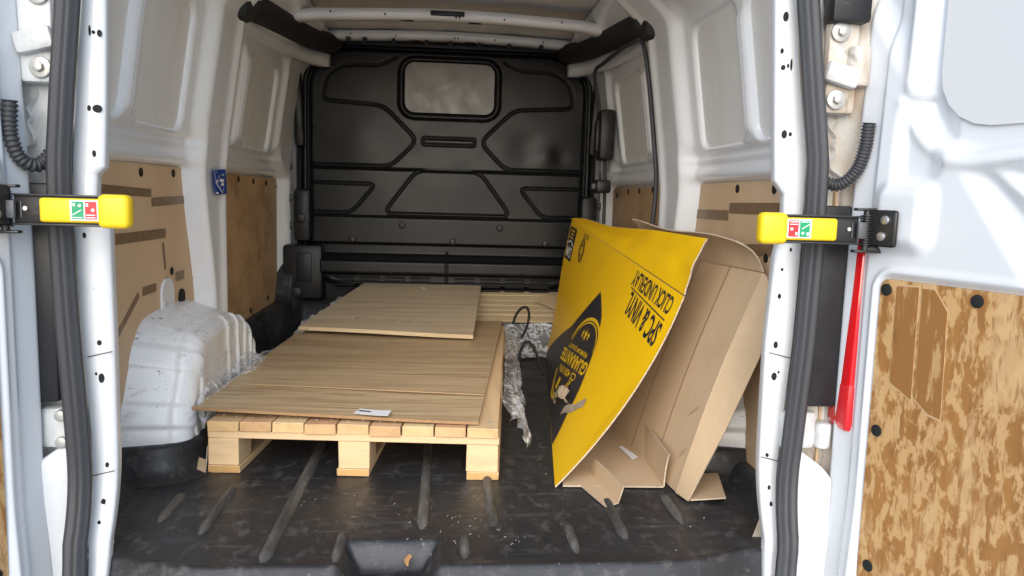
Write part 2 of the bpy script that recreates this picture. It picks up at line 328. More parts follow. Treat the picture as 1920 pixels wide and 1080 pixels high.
for side in (-1, 1):
    wo = wall(side)
    for bl in BLANKS: blank(side, *bl, wo)
    p1 = plate('plywood_panel', side, .02, 1.13, .02, .842, .861, .006, .05, 'ply_tan', van)
    p2 = plate('plywood_panel', side, 1.22, 2.385, .10, .836, .861, .006, .05, 'ply_brown', van)
    if side < 0:
        plugs1 = [(264, 323), (325, 325), (370, 331), (378, 402), (391, 493), (322, 508)]
        plugs2 = [(447, 336), (475, 340), (499, 343), (520, 350), (525, 413), (527, 495), (502, 558), (470, 582), (521, 545)]
        tapes = [((178, 353), (283, 362), 17), ((284, 379), (361, 373), 16), ((216, 449), (310, 437), 20), ((305, 455), (310, 505), 9), ((267, 547), (293, 538), 16), ((329, 519), (345, 514), 17), ((214, 640), (260, 552), 13), ((362, 516), (384, 558), 12)]
    else:
        plugs1 = [(1383, 354), (1452, 355), (1436, 484)]
        plugs2 = [(1157, 366), (1178, 360), (1199, 358), (1224, 356)]
        tapes = [((1295, 400), (1366, 404), 17), ((1368, 390), (1470, 392), 20), ((1400, 468), (1450, 470), 22)]
    for (px, py) in plugs1: disc('plug', on(px, py, 0, side*.8600), (side, 0, 0), .0125, .004, 'hole', p1, 16)
    for (px, py) in plugs2: disc('plug', on(px, py, 0, side*.8600), (side, 0, 0), .0125, .004, 'hole', p2, 16)
    for a, b, wd in tapes: strip_px('tape_strip', a, b, wd, side, .8608, 'tape', p1)

for side in (-1, 1):
    bk_ = plate('arch_bracket', side, .745, .845, .36, .500, .852, .008, .046, 'white', van)
    disc('bracket_hole', (side*.851, .765, .425), (side, 0, 0), .012, .003, 'dirty_white', bk_, 16)
    disc('bracket_grommet', (side*.858, .93, .425), (side, 0, 0), .026, .006, 'hole', bk_, 18)
# wheel arches
def sgp(v, p): return np.sign(v)*np.abs(v)**p
def arch(side):
    prof = smooth_path([(.425, .055), (.430, .12), (.462, .22), (.530, .340), (.572, .387), (.645, .412), (.86, .420), (1.04, .402), (1.20, .345), (1.33, .21), (1.405, .055)], 260)
    L = np.linspace(0, 1, 260)[:, None]; yp, zp = prof[:, :1], prof[:, 1:]
    T = np.gradient(prof, axis=0); T /= np.linalg.norm(T, axis=1)[:, None]; ny, nz = T[:, 1:], -T[:, :1]      # points inwards
    r = .05; al = np.linspace(0, math.pi/2, 18)[None, :]; ones = np.ones_like(L)
    rib = sum(hh*np.exp(-((L-p0)/.0085)**2) for p0, hh in ((.50, .8), (.585, 1), (.665, 1), (.745, 1), (.82, 1)))
    band = .007*sum(ss(.030, .018, np.abs(L-p0)) for p0 in (.085, .205))
    Xs = [ones*x for x in np.linspace(.875, .70+r, 10)[:-1]]; sl_ = [.045*k/9 for k in range(9)]; Ys = [yp+ny*(a-band) for a in sl_]; Zs = [zp+nz*(a-band) for a in sl_]
    X1 = .70+r*(1-np.sin(al)); ins = .045+r*(1-np.cos(al)); amp = .008*rib*ss(.15, .6, al)+band
    X = [np.hstack(Xs), ones*X1-amp*np.sin(al)]; Y = [np.hstack(Ys), yp+ny*(ins-amp*np.cos(al))]; Z = [np.hstack(Zs), zp+nz*(ins-amp*np.cos(al))]
    q = np.linspace(0, 1, 22)[None, 1:]; y1 = yp+ny*(r+.045); z1 = zp+nz*(r+.045); yb_ = .905+(y1-.905)*.93; zb_ = np.minimum(z1, .055)
    X.append(ones*(.70+.0*q)-(.008*rib+band)*(1-ss(.75, 1, q))); Y.append(y1+(yb_-y1)*q); Z.append(z1+(zb_-z1)*q)
    X, Y, Z = (np.hstack(v) for v in (X, Y, Z))
    N = vnoise(Y+5, Z+5+X, 13, 8)*.007+vnoise(Y+2, Z+X*2, 31, 4)*.002
    o = grid('wheel_arch', side*(X-N*ss(.87, .80, X)), Y, np.maximum(Z, .03), 'white_scuffed', van, flip=side < 0)
    # moulded collar of the floor liner round its foot
    t = np.linspace(0, 1, 60); pts = smooth_path([(.86, .425), (.80, .425), (.735, .445), (.695, .52), (.69, .62), (.69, 1.2), (.72, 1.34), (.79, 1.40), (.86, 1.41)], 70)
    nrm = np.gradient(pts, axis=0); nrm = np.stack([-nrm[:, 1], nrm[:, 0]], 1); nrm /= np.linalg.norm(nrm, axis=1)[:, None]
    prof = [(-.03, .082), (.0, .084), (.006, .078), (.010, .06), (.016, .030), (.035, .010), (.075, .0015)]
    sgn = 1 if nrm[35, 0] < 0 else -1
    Xc = np.array([[p[0]+sgn*q[0]*a for a, b in prof] for p, q in zip(pts, nrm)]); Yc = np.array([[p[1]+sgn*q[1]*a for a, b in prof] for p, q in zip(pts, nrm)])
    Zc = np.array([[b for a, b in prof] for p in pts])
    grid('arch_collar', side*Xc, Yc, Zc, 'liner', o, flip=side < 0)
for side in (-1, 1): arch(side)

# floor liner
def floor():
    xs = np.unique(np.r_[np.linspace(-.865, -.74, 34), np.linspace(-.74, .74, 250), np.linspace(.74, .865, 34)]); ys = np.r_[np.linspace(-.135, .12, 60), np.linspace(.125, 2.49, 230)]
    X, Y = np.meshgrid(xs, ys, indexing='ij'); ax = np.abs(X)
    Z = .0015*vnoise(X+9, Y+9, 9, 2)
    lip = .05+.17*ss(1.25, 1.6, Y); Z = Z+lip*ss(.782, .846, ax+.055*ss(1.9, 2.1, Y))*ss(-.02, .10, Y)
    Z = Z+.215*ss(2.28, 2.42, Y)*ss(.0, .5, np.maximum(ax-.2, 0)+.4)
    rec = rrect(X, Y, -.226, .004, -.30, .045, .02); Z = Z-.055*(1-ss(-.055, .0, rec))
    acc = np.abs(rrect(X, Y, .125, .235, -.045, .045, .012)); Z = Z-.0022*(1-ss(.001, .004, acc))
    rr = np.hypot(X-.185, Y-.005); Z = Z+.002*(np.exp(-((rr-.026)/.004)**2)+np.exp(-((rr-.017)/.003)**2))
    edge = -.098+.055*ss(.45, .85, ax)+.0*X
    Z = Z-np.where(Y < edge, .9*np.maximum(edge-Y, 0)**1.0+6*np.maximum(edge-Y, 0)**2, 0)+.006*np.exp(-((Y-edge-.006)/.016)**2)
    X = X*(1-.150*(1-ss(-.03, .03, Y))*ss(.5, .86, ax))
    o = grid('floor_liner', X, Y, Z, 'liner', van)
    for x0, y0, y1, wd in ((-.545, .09, .34, .013), (-.66, .16, .30, .013), (-.374, -.05, 1.9, .016), (-.225, -.05, .06, .012), (-.046, .11, 1.9, .014), (.123, .12, 1.9, .014), (.052, -.04, .04, .012), (.30, -.02, .10, .012), (.425, .05, .255, .014), (.586, .13, .275, .013)):
        ry_ = np.linspace(y0-.02, y1+.02, max(14, int((y1-y0)/.012))); t_ = np.linspace(-1, 1, 11); RY, RT = np.meshgrid(ry_, t_, indexing='ij')
        e_ = ss(0, .035, RY-ry_[0])*ss(0, .035, ry_[-1]-RY); RX = x0+RT*wd*(.45+.55*e_)
        grid('floor_ridge', RX, RY, .0005+.0125*e_*(1-RT**2)**.8-.003*(np.abs(RT) > .99), 'liner_worn', o, flip=True)
    box('liner_underside', (0, 1.2, -.16), (1.30, 2.5, .03), 'black_plastic', o)
    # the catch plate and striker in the recess
    box('striker_plate', (-.13, -.10, -.052), (.075, .03, .008), 'zinc', o, .002)
    for sx in (-.155, -.105): disc('striker_post', (sx, -.10, -.036), (0, 0, 1), .007, .03, 'steel', o)
    disc('drain_ring', (-.185, -.088, -.050), (0, 0, 1), .018, .006, 'black_plastic', o, 24)
floor()

# bulkhead
def bulkhead():
    x = np.linspace(-.80, .80, 330); z = np.linspace(.20, 1.565, 290); X, Z = np.meshgrid(x, z, indexing='ij'); ax = np.abs(X)
    pan = rrect(X, Z, -.712, .712, .30, 1.505, .20); p = .035*(1-ss(-.012, .014, pan))
    rim = np.abs(rrect(X, Z, -.742, .742, .30, 1.535, .22)); p = p+.016*(1-ss(.006, .018, rim))
    p = p+.022*(1-ss(.892, .912, Z))*(1-ss(.69, .72, ax))+.016*(1-ss(.648, .664, Z))*(1-ss(.69, .72, ax))
    G = []
    UL = soften([(-.285, 1.47), (-.36, 1.43), (-.55, 1.425), (-.63, 1.37), (-.655, 1.245), (-.34, 1.228), (-.163, 1.055), (-.30, .917), (-.705, .917)], .05)
    G.append(segdist(X, Z, UL)); G.append(segdist(-X, Z, UL))
    G.append(segdist(X, Z, soften([(0, .672), (-.335, .672), (-.165, .90), (.165, .90), (.335, .672), (0, .672)], .05)))
    LL = soften([(-.705, .825), (-.375, .823), (-.50, .672), (-.705, .672)], .04); G.append(segdist(X, Z, LL)); G.append(segdist(-X, Z, LL))
    G.append(np.abs(rrect(X, Z, -.136, .136, 1.035, 1.070, .012)))
    for q in G: p = p-.009*(1-ss(.002, .0085, q))
    wd = rrect(X, Z, -.24, .24, 1.19, 1.458, .06); p = p-.024*(1-ss(.005, .020, np.abs(wd-.010)))-.006*(1-ss(-.004, .0, wd))
    # dents
    for cx, cz, r, dp in ((.41, 1.02, .10, -.006), (.51, .985, .07, .008), (.58, .99, .05, -.004), (-.45, 1.02, .12, .004)):
        p = p+dp*np.exp(-((X-cx)**2+(Z-cz)**2)/r**2)
    p = p+.0022*vnoise(X+4, Z+4, 3.1, 6)+.0005*vnoise(X+4, Z+4, 11, 7)
    p = p-.055*(1-ss(.508, .520, Z))*(1-ss(.70, .74, ax))
    p = p+.135*(1-ss(.425, .462, Z))*(1-ss(.64, .67, ax))-.085*(1-ss(.352, .372, Z))*(1-ss(.63, .66, ax))
    p = p-.006*np.exp(-(X/.004)**2)*(Z < .47)
    o = grid('bulkhead', X, 2.50-p, Z, 'bulkhead', van)
    box('rear_skin', (0, 2.56, .8), (1.74, .02, 1.7), 'black_plastic', o)
    # the blanked-off window
    bm = bmesh.new(); pts = []
    for cx, cz, t0 in ((.18, 1.40, 0), (-.18, 1.40, 90), (-.18, 1.248, 180), (.18, 1.248, 270)):
        for k in range(7): t = math.radians(t0+15*k); pts.append((cx+.05*math.cos(t), cz+.05*math.sin(t)))
    vs_ = [bm.verts.new((a, 2.455, b)) for a, b in pts]; f = bm.faces.new(vs_); bmesh.ops.recalc_face_normals(bm, faces=[f])
    if f.normal.y > 0: f.normal_flip()
    r = bmesh.ops.extrude_face_region(bm, geom=[f]); bmesh.ops.translate(bm, verts=[v for v in r['geom'] if isinstance(v, bmesh.types.BMVert)], vec=(0, .012, 0))
    bmesh.ops.recalc_face_normals(bm, faces=bm.faces)
    from_bm('window_pane', bm, 'pane_grey', o)
    for i in range(8):
        cx = (-.53, -.40, -.268, -.137, .097, .232, .362, .495)[i]
        for zz in (.338, .318, .298, .278): box('vent_slot', (cx, 2.4305, zz), (.108, .006, .011), 'hole', o, .004)
    for bx, bz in ((-.235, .615), (.275, .612), (-.49, .535), (.03, .535), (.52, .535)): disc('bolt', (bx, 2.415, bz), (0, -1, 0), .017, .02, 'black_plastic', o, 18, bevel=.005)
    for side in (-1, 1):
        tr = box('side_trim', (side*.815, 2.455, .88), (.085, .05, .76), 'grey_trim', van, .012)
        for zz in (.60, .74, .90, 1.10): disc('trim_clip', (side*.812, 2.425, zz), (0, -1, 0), .022, .012, 'black_plastic', tr, 18, bevel=.004)
        box('trim_upper', (side*.765, 2.43, 1.20), (.05, .06, .40), 'black_plastic', tr, .02, Matrix.Rotation(side*.05, 3, 'Y'))
        lw = box('trim_lower', (side*.742, 2.42, .655), (.085, .07, .27), 'black_plastic', tr, .022)
        disc('trim_knob', (side*.745, 2.378, .64), (0, -1, 0), .024, .02, 'black_plastic', tr, 20, bevel=.007)
        cb = box('corner_block', (side*.735, 2.41, .365), (.20, .10, .28), 'black_plastic', van, .02)
        box('block_boss', (side*.725, 2.357, .39), (.075, .012, .15), 'black_plastic', cb, .005)
        disc('block_knob', (side*.765, 2.352, .262), (0, -1, 0), .03, .03, 'black_plastic', cb, 22, bevel=.008)
        if side < 0: sweep('cable_loop', smooth_path([(-.80, 2.35, .30), (-.83, 2.33, .26), (-.81, 2.33, .215), (-.77, 2.34, .225)], 24), circ(.006, 8), 'hole', cb, up=(0, 1, 0))
bulkhead()

# roof
def roof():
    x = np.linspace(-.74, .74, 120); y = np.linspace(-.02, 2.52, 200); X, Y = np.meshgrid(x, y, indexing='ij')
    Z = 1.565+.022*(1-(X/.74)**2)-.05*ss(.60, .74, np.abs(X))
    for y0 in (.4, .95, 1.45, 1.95, 2.2): Z = Z-.007*np.exp(-((Y-y0)/.03)**2)*(1-ss(.5, .6, np.abs(X)))
    for x0 in (-.3, 0, .3): Z = Z+.005*np.exp(-((X-x0)/.04)**2)
    o = grid('roof_panel', X, Y, Z, 'roof_skin', van, flip=True)
    prof = [(-.045, .022), (-.040, -.010), (-.030, -.016), (.030, -.016), (.040, -.010), (.045, .022)]
    for y0, z0, wd in ((1.70, 1.500, .50), (.85, 1.52, .52), (2.36, 1.545, .56)):
        path = smooth_path([(-.68, y0-.01, z0-.02), (-.60, y0-.005, z0-.012), (-wd, y0, z0-.002), (0, y0, z0+.014), (wd, y0, z0-.002), (.60, y0+.01, z0-.012), (.68, y0+.015, z0-.02)], 50)
        b = sweep('roof_bow', path, prof, 'white', van)
        for hx in (-.49, -.27, .02, .035, .22, .46): disc('bow_hole', (hx, y0-.041, z0+.006), (0, -1, 0), .004, .006, 'hole', b, 12)
        for hx in (-.42, -.18, .10, .31): disc('bow_slot', (hx, y0+.005, z0-.004), (0, 0, 1), .028, .006, 'hole', b, 14, ry=.009)
        if y0 == 1.70: box('bow_pad', (-.015, y0-.045, z0+.018), (.14, .03, .018), 'black_plastic', b, .004)
        if y0 == 2.36:
            for hx in (-.5, -.42, -.28, -.12, .0, .14, .29, .45): disc('roof_clip', (hx, y0-.05, z0-.022), (0, -1, 0), .012, .02, 'black_plastic', b, 14, bevel=.003)
            box('clip_rail', (0, 2.43, 1.528), (1.15, .05, .022), 'black_plastic', b, .004)
    for side in (-1, 1):
        p = smooth_path([(side*.735, 1.20, 1.425), (side*.72, 1.35, 1.44), (side*.70, 1.7, 1.465), (side*.665, 2.1, 1.49), (side*.61, 2.40, 1.515)], 40)
        t = sweep('roof_edge_padding', p, circ(.072, 16, .050), 'foam', van)
        box('padding_cap', (side*.738, 1.19, 1.415), (.105, .11, .12), 'foam', t, .03)
        p = smooth_path([(side*.775, 1.25, 1.38), (side*.755, 1.7, 1.40), (side*.70, 2.2, 1.42), (side*.63, 2.42, 1.43)], 40)
        sweep('cant_rail', p, [(-.03, -.03), (.03, -.03), (.035, .03), (-.035, .03)], 'white', van)
    # outer shell of the body keeps the daylight out
    for side in (-1, 1): box('outer_skin', (side*.935, 1.33, .52), (.02, 2.62, 2.1), 'white_dimmed', van, .005)
    box('roof_skin', (0, 1.28, 1.66), (1.89, 2.68, .03), 'white_dimmed', van, .01)
    box('underbody', (0, 1.3, -.30), (1.84, 2.5, .03), 'black_plastic', van)
roof()

# right-hand sliding door: rubber seal and its black lock and catch
sweep('sliding_door_seal', smooth_path([(.775, 1.262, .05), (.775, 1.262, .55), (.787, 1.262, .80), (.778, 1.262, .95), (.722, 1.275, 1.34), (.70, 1.42, 1.385), (.69, 1.9, 1.39), (.69, 2.10, 1.37), (.735, 2.17, 1.2), (.775, 2.18, .9), (.78, 2.18, .10)], 120), circ(.009, 8), 'rubber', van, up=(1, .01, .02))
lk = box('door_lock', (.752, 2.10, 1.085), (.075, .13, .24), 'black_plastic', van, .02)
box('lock_lever', (.71, 2.09, 1.08), (.02, .06, .15), 'black_plastic', lk, .008)
ct = box('door_catch', (.745, 2.10, .84), (.07, .12, .065), 'black_plastic', van, .012)
box('catch_tongue', (.702, 2.09, .84), (.02, .05, .03), 'grey_trim', ct, .005)

# blue warning sticker on the left pillar
SX = -.7845
s0 = build('warning_sticker', [(SX+dx, y_, z_) for dx in (0, -.002) for y_, z_ in ((on(400, 319, 0, SX)[1], on(400, 319, 0, SX)[2]), (on(423, 317, 0, SX)[1], on(423, 317, 0, SX)[2]), (on(426, 363, 0, SX)[1], on(426, 363, 0, SX)[2]), (on(405, 366, 0, SX)[1], on(405, 366, 0, SX)[2]))], [(0, 1, 2, 3), (7, 6, 5, 4), (0, 4, 5, 1), (1, 5, 6, 2), (2, 6, 7, 3), (3, 7, 4, 0)], 'blue_print', van)
def mark(a, b, wd):
    a = on(*a, 0, SX+.001); b = on(*b, 0, SX+.001); t = (b-a)/np.linalg.norm(b-a); n = np.array((0, -t[2], t[1]))*wd
    build('sticker_mark', [a+n, b+n, b-n, a-n], [(0, 1, 2, 3)], 'white_print', s0)
for a, b, wd in (((402, 319), (405, 342), .002), ((405, 342), (418, 362), .0025), ((406, 319), (407, 325), .0015), ((409, 334), (413, 328), .0015), ((417, 327), (419, 328), .004), ((406, 339), (409, 341), .005), ((412, 338), (420, 339), .005), ((415, 345), (420, 346), .005), ((414, 345), (414, 351), .0018), ((419, 352), (419, 359), .0018), ((405, 362), (410, 362), .003)): mark(a, b, wd)

# ------------------------------------------------------------------ rear aperture: flange, seal, jamb, hinges, lights
def frame_y(z): return -.03-.075*(1-np.clip(z/.22, -.3, 1))**2*(np.asarray(z) < .22)
FL = {-1: ([-.10, .04, .45, .69, .715, .745, .80, .815, .89, 1.04, 1.14, 1.40], [.672, .690, .689, .691, .712, .716, .712, .697, .693, .687, .684, .672]),
      1: ([-.10, .03, .22, .47, .67, .70, .73, .80, .83, .94, 1.21, 1.40], [.690, .722, .719, .716, .724, .733, .738, .735, .712, .704, .686, .676])}
SI = {-1: ([-.12, -.04, .05, .28, .50, .70, .83, .98, 1.13, 1.40], [.64, .700, .721, .729, .740, .746, .744, .731, .716, .690]),
      1: ([-.12, -.05, .04, .23, .48, .70, .875, .99, 1.20, 1.40], [.65, .706, .737, .751, .764, .768, .764, .747, .717, .69])}
def aperture(side):
    z = np.unique(np.r_[np.linspace(-.10, 1.40, 150), np.linspace(.68, .86, 60)]); fi = np.interp(z, *FL[side]); so_ = np.interp(z, *SI[side])+.012
    cols = []
    for k in range(9):
        if k == 0: cols.append((fi+.004, .035+0*z))
        elif k == 1: cols.append((fi, .010+0*z))
        elif k == 2: cols.append((fi+.0015, .002+0*z))
        else:
            f = (k-2)/6; cols.append((fi+.004+(so_-fi-.004)*f, -.004*np.sin(f*math.pi)+.001*vnoise(z+2, z*0+f, 12, 4)))
    X = np.array([c[0] for c in cols]); Y = np.array([c[1] for c in cols])+frame_y(z)[None, :]+.03; Z = np.tile(z, (9, 1))
    fl = grid('door_flange', side*X, Y, Z, 'white_worn_dimmed', van, flip=side > 0)
    seams = ((213, 658), (218, 880)) if side < 0 else ((1440, 660), (1425, 855))
    for px, py in seams:
        c = on(px, py, 1, 0); build('flange_seam', [(c[0]+side*t*.05, -.0062+frame_y(c[2])+.03, c[2]+dz-.012*t) for t in (0, 1) for dz in (-.0011, .0011)], [(0, 1, 3, 2)], 'sealer', fl)
    holes = ([(170, 58, 2, 9), (177, 61, 3, 3), (188, 63, 4, 6), (184, 204, 8, 7), (169, 203, 3, 5), (160, 441, 3, 5), (188, 642, 4, 5), (192, 708, 5, 9), (182, 700, 2, 3), (203, 870, 3, 5), (202, 934, 4, 6), (200, 967, 3, 4), (178, 288, 3, 6)] if side < 0 else
             [(1472, 32, 5, 9), (1465, 96, 3, 5), (1467, 127, 4, 5), (1476, 124, 2, 4), (1482, 122, 2, 11), (1469, 252, 5, 8), (1480, 252, 3, 4), (1481, 468, 2, 4), (1460, 555, 3, 5), (1453, 646, 4, 7), (1450, 705, 5, 8), (1458, 697, 2, 3), (1437, 852, 3, 4), (1437, 910, 3, 5), (1437, 938, 3, 6), (1465, 505, 2, 3)])
    for px, py, rx, rz in holes:
        c = on(px, py, 1, 0); disc('flange_hole', (c[0], frame_y(c[2])+.0262, c[2]), (0, -1, 0), rx/880, .003, 'hole', fl, 14, ry=rz/880)
    # jamb outside the seal
    z = np.linspace(-.62, 1.42, 90); u = np.linspace(0, 1, 14); Z, U = np.meshgrid(z, u, indexing='ij')
    X = np.interp(Z, *SI[side])+.005+(.928-np.interp(Z, *SI[side]))*U; Y = .035-.045*ss(.55, 1, U)+.012*np.sin(U*9)*0-.07*(Z < -.02)*ss(-.02, -.2, Z)
    Y = Y-.04*np.exp(-((Z-1.07)/.10)**2)*ss(.1, .5, U)-.01*np.exp(-((Z-.27)/.07)**2)
    jb = grid('rear_jamb', side*X, Y, Z, 'rusty_white' if side > 0 else 'dirty_white', van, flip=side < 0)
    # upper hinge: leaf, knuckle and two bolts
    hx = .822 if side > 0 else .800
    hg = box('door_hinge', (side*(hx+.012), -.006, 1.075), (.07, .03, .20), 'rusty_white' if side > 0 else 'dirty_white', van, .012)
    disc('hinge_knuckle', (side*(hx+.045), -.018 if side > 0 else .012, 1.075), (0, 0, 1), .026, .085, 'rusty_white' if side > 0 else 'dirty_white', hg, 24, bevel=.008)
    box('hinge_arm', (side*(hx+.005), -.032, 1.055), (.075, .024, .045), 'dirty_white', hg, .01, Matrix.Rotation(side*.25, 3, 'Y'))
    for zz in (1.145, 1.005):
        disc('hinge_washer', (side*hx, -.024, zz), (0, -1, 0), .021, .008, 'zinc', hg, 24, bevel=.003); disc('hinge_bolt', (side*hx, -.031, zz), (0, -1, 0), .0105, .014, 'zinc', hg, 6, bevel=.002)
    lh = box('door_hinge', (side*(.802), .004, .272), (.085, .03, .09), 'dirty_white', van, .014)
    disc('hinge_knuckle', (side*.858, -.008, .262), (0, 0, 1), .018, .06, 'dirty_white', lh, 24, bevel=.008)
    for zz in (.302, .245): disc('hinge_bolt', (side*.792, -.016, zz), (0, -1, 0), .012, .016, 'zinc', lh, 16, bevel=.003)
    # black filler behind the lamp and the lamp itself
    fb = box('lamp_filler', (side*.838, .0, .555), (.096, .05, .45), 'black_plastic', van, .01)
    if side > 0: box('seal_cover', (.835, -.02, 1.225), (.085, .05, .125), 'black_plastic', van, .008)
    lx = .9045 if side > 0 else .935
    tl = box('tail_light', (side*lx, -.03, .51), (.052, .085, .45), 'red_lens', van, .012, Matrix.Rotation(side*.022, 3, 'Y'))
    box('lamp_band', (side*(lx-.004), -.031, .345), (.0526, .0856, .10), 'red_print', tl, .008, Matrix.Rotation(side*.022, 3, 'Y'))
    # body corner below the hinge
    k_ = [(.770, .238), (.800, .232), (.850, .196), (.872, .17), (.878, -.62), (.745, -.62), (.748, -.06), (.772, .05)]
    bm = bmesh.new(); f0 = bm.faces.new([bm.verts.new((side*x_, -.012-.35*(x_-.77), z_)) for x_, z_ in k_])
    e0 = bmesh.ops.extrude_face_region(bm, geom=[f0]); bmesh.ops.translate(bm, verts=[v for v in e0['geom'] if isinstance(v, bmesh.types.BMVert)], vec=(0, .06, 0))
    bmesh.ops.recalc_face_normals(bm, faces=bm.faces); bmesh.ops.bevel(bm, geom=bm.edges[:], offset=.010, segments=3, profile=.5, affect='EDGES'); from_bm('body_corner', bm, 'white_worn_dimmed', van, 40)
    hp = [(.880, -.06, .955), (.878, -.055, .90), (.868, -.045, .855), (.842, -.025, .825), (.812, .0, .835)] if side > 0 else [(.835, -.07, .935), (.838, -.068, .87), (.828, -.055, .825), (.808, -.03, .815), (.79, -.005, .85), (.785, .01, .90)]
    p = smooth_path([(side*a, b, c) for a, b, c in hp], 110); n = len(p)
    k = 14; V = []; T = np.gradient(p, axis=0); T /= np.linalg.norm(T, axis=1)[:, None]
    for i in range(n):
        sdv = np.cross(T[i], (0, 1, .01)); sdv /= np.linalg.norm(sdv); up_ = np.cross(sdv, T[i]); r = .0125+.0022*math.cos(i*2*math.pi/4)
        V += [p[i]+r*(math.cos(q)*sdv+math.sin(q)*up_) for q in np.linspace(0, 2*math.pi, k, endpoint=False)]
    V = np.array(V).reshape(n, k, 3); grid('wiring_hose', *(np.swapaxes(V, 0, 1)[..., i] for i in range(3)), 'rubber', van, closed=True)
for side in (-1, 1): aperture(side)
def seal():
    pts = []
    for side in (-1, 1):
        z = np.linspace(1.40, -.02, 60); x = np.interp(z, *SI[side])+.022
        pts.append(np.stack([side*x, frame_y(z)-.008, z], 1))
    L = pts[0]; R = pts[1][::-1]
    bl, br = L[-1], R[0]
    corner = lambda a, b, c: [(1-t)**2*a+2*t*(1-t)*b+t*t*c for t in np.linspace(.08, 1, 12)]
    zb = -.105; yb = -.135
    c1 = corner(bl, np.array((bl[0]+.012, yb+.01, zb)), np.array((bl[0]+.11, yb, zb-.004)))
    c2 = corner(br, np.array((br[0]-.012, yb+.01, zb)), np.array((br[0]-.11, yb, zb-.004)))[::-1]
    mid = [c1[-1]+(c2[0]-c1[-1])*t for t in np.linspace(.05, .95, 18)]
    path = np.vstack([L, c1, mid, c2, R])
    pr = []
    for i in range(40):
        t = 2*math.pi*i/40; pr.append((.024*math.cos(t), (.017+.0028*math.cos(6*t+.6))*math.sin(t)))
    pr = np.array(pr); 
    T = np.gradient(path, axis=0); T /= np.linalg.norm(T, axis=1)[:, None]
    sweep('weather_seal', path, pr, 'rubber', van, up=(0, -1, .02))
seal()

# ------------------------------------------------------------------ rear doors
DA = math.radians(20)
def dw(side, u, v, h):
    return np.stack([side*((.87 if side > 0 else .822)+math.sin(DA)*u-math.cos(DA)*h), -.05-math.cos(DA)*u-math.sin(DA)*h, v+0*u], -1)
def door(side):
    rt_ = bpy.data.objects.new('rear_door', None); COL.objects.link(rt_); rt_.parent = van; rt_.location = Vector((side*.87, -.05, -.1))-van.location
    u = np.r_[np.linspace(-.045, .05, 34), np.linspace(.054, .72, 150)]; v = np.linspace(-.45, 1.38, 300); U, V = np.meshgrid(u, v, indexing='ij')
    bow = -.02*ss(.55, 1.3, V)+.012*(1-ss(-.1, .2, V))
    h = -.050*(1-ss(-.045, -.012, U))**2-.010*(1-ss(.030, .044, U))
    win = rrect(U, V, .112, .66, .885+.0*U, 1.45, .15)+.10*(U-.30)*(V < 1.0)*ss(1.15, .9, V)
    h = h-.030*(1-ss(-.022, .006, win))+.006*np.exp(-((win-.016)/.010)**2)
    ln = ((U-.10)*.80+(V-1.02)*.60)                       # slanting shoulder under the window
    h = h-.026*ss(-.01, .045, ln)*ss(.015, .05, win)*(1-ss(.62, .68, V)*0)*ss(.60, .70, V)
    ln2 = ((U-.27)*.62+(V-.865)*.78); h = h+.016*np.exp(-(ln2/.016)**2)*ss(.20, .28, U)*ss(.02, .05, win)
    h = h-.018*ss(.07, .10, U)*(1-ss(-.02, .03, rrect(U, V, .075, .17, .84, 1.00, .03)))
    mt = rrect(U, V, .050, .185, .690, .832, .035); h = h+.024*(1-ss(-.03, .012, mt))
    ply = rrect(U, V, .078, .66, -.10, .640, .03); h = h-.007*(1-ss(-.004, .004, ply))+.008*np.exp(-((ply-.010)/.006)**2)
    h = h+bow+.0012*vnoise(U+3, V+3, 8, 5)
    W = dw(side, U, V, h); grid('inner_panel', W[..., 0], W[..., 1], W[..., 2], 'white_dimmed', rt_, flip=side < 0)
    W = dw(side, np.array([[-.045, .72], [-.045, .72]]), np.array([[-.45, -.45], [1.38, 1.38]]), np.full((2, 2), -.062)); grid('outer_panel', W[..., 0], W[..., 1], W[..., 2], 'white_dimmed', rt_, flip=side < 0)
    def slab(name, pts, h0, h1, mat, lab=None):
        pts = np.array(pts, float); k = len(pts); V_ = np.vstack([dw(side, pts[:, 0], pts[:, 1], h1), dw(side, pts[:, 0], pts[:, 1], h0)])
        return build(name, V_, [tuple(range(k)), tuple(range(2*k-1, k-1, -1))]+[(i, i+k, (i+1) % k+k, (i+1) % k) for i in range(k)], mat, rt_, label=lab)
    def rr(a, b, c, e, r):
        o = []
        for cx, cz, t0 in ((b-r, e-r, 0), (a+r, e-r, 90), (a+r, c+r, 180), (b-r, c+r, 270)):
            for k in range(6): t = math.radians(t0+18*k); o.append((cx+r*math.cos(t), cz+r*math.sin(t)))
        return o
    slab('plywood_panel', rr(.083, .65, -.09, .634, .02), -.006, .003, 'ply_door')
    slab('window_blank', rr(.150, .63, .935, 1.36, .11), -.040, -.034, 'blank_white')
    for uu, vv in ((.098, .612), (.292, .614), (.103, .316), (.110, .022), (.48, .612), (.44, .02)):
        c = dw(side, np.array(uu), np.array(vv), .0035); disc('plug', c, (-side*math.cos(DA), -math.sin(DA), 0), .0125, .004, 'hole', rt_, 20, bevel=.001)
    # darker film left between paler scraped lines
    for pts in ([(.122, .622), (.172, .625), (.176, .40), (.124, .425)], [(.180, .624), (.206, .624), (.222, .604), (.236, .585), (.242, .378), (.215, .382), (.183, .405)]):
        c = np.mean(pts, 0); big = [tuple(c+(np.array(p)-c)*1.035) for p in pts]
        slab('film_edge', big, .002, .0036, 'film_edge'); slab('film_patch', pts, .002, .0042, 'film_brown')
    return rt_
for side in (-1, 1): door(side)

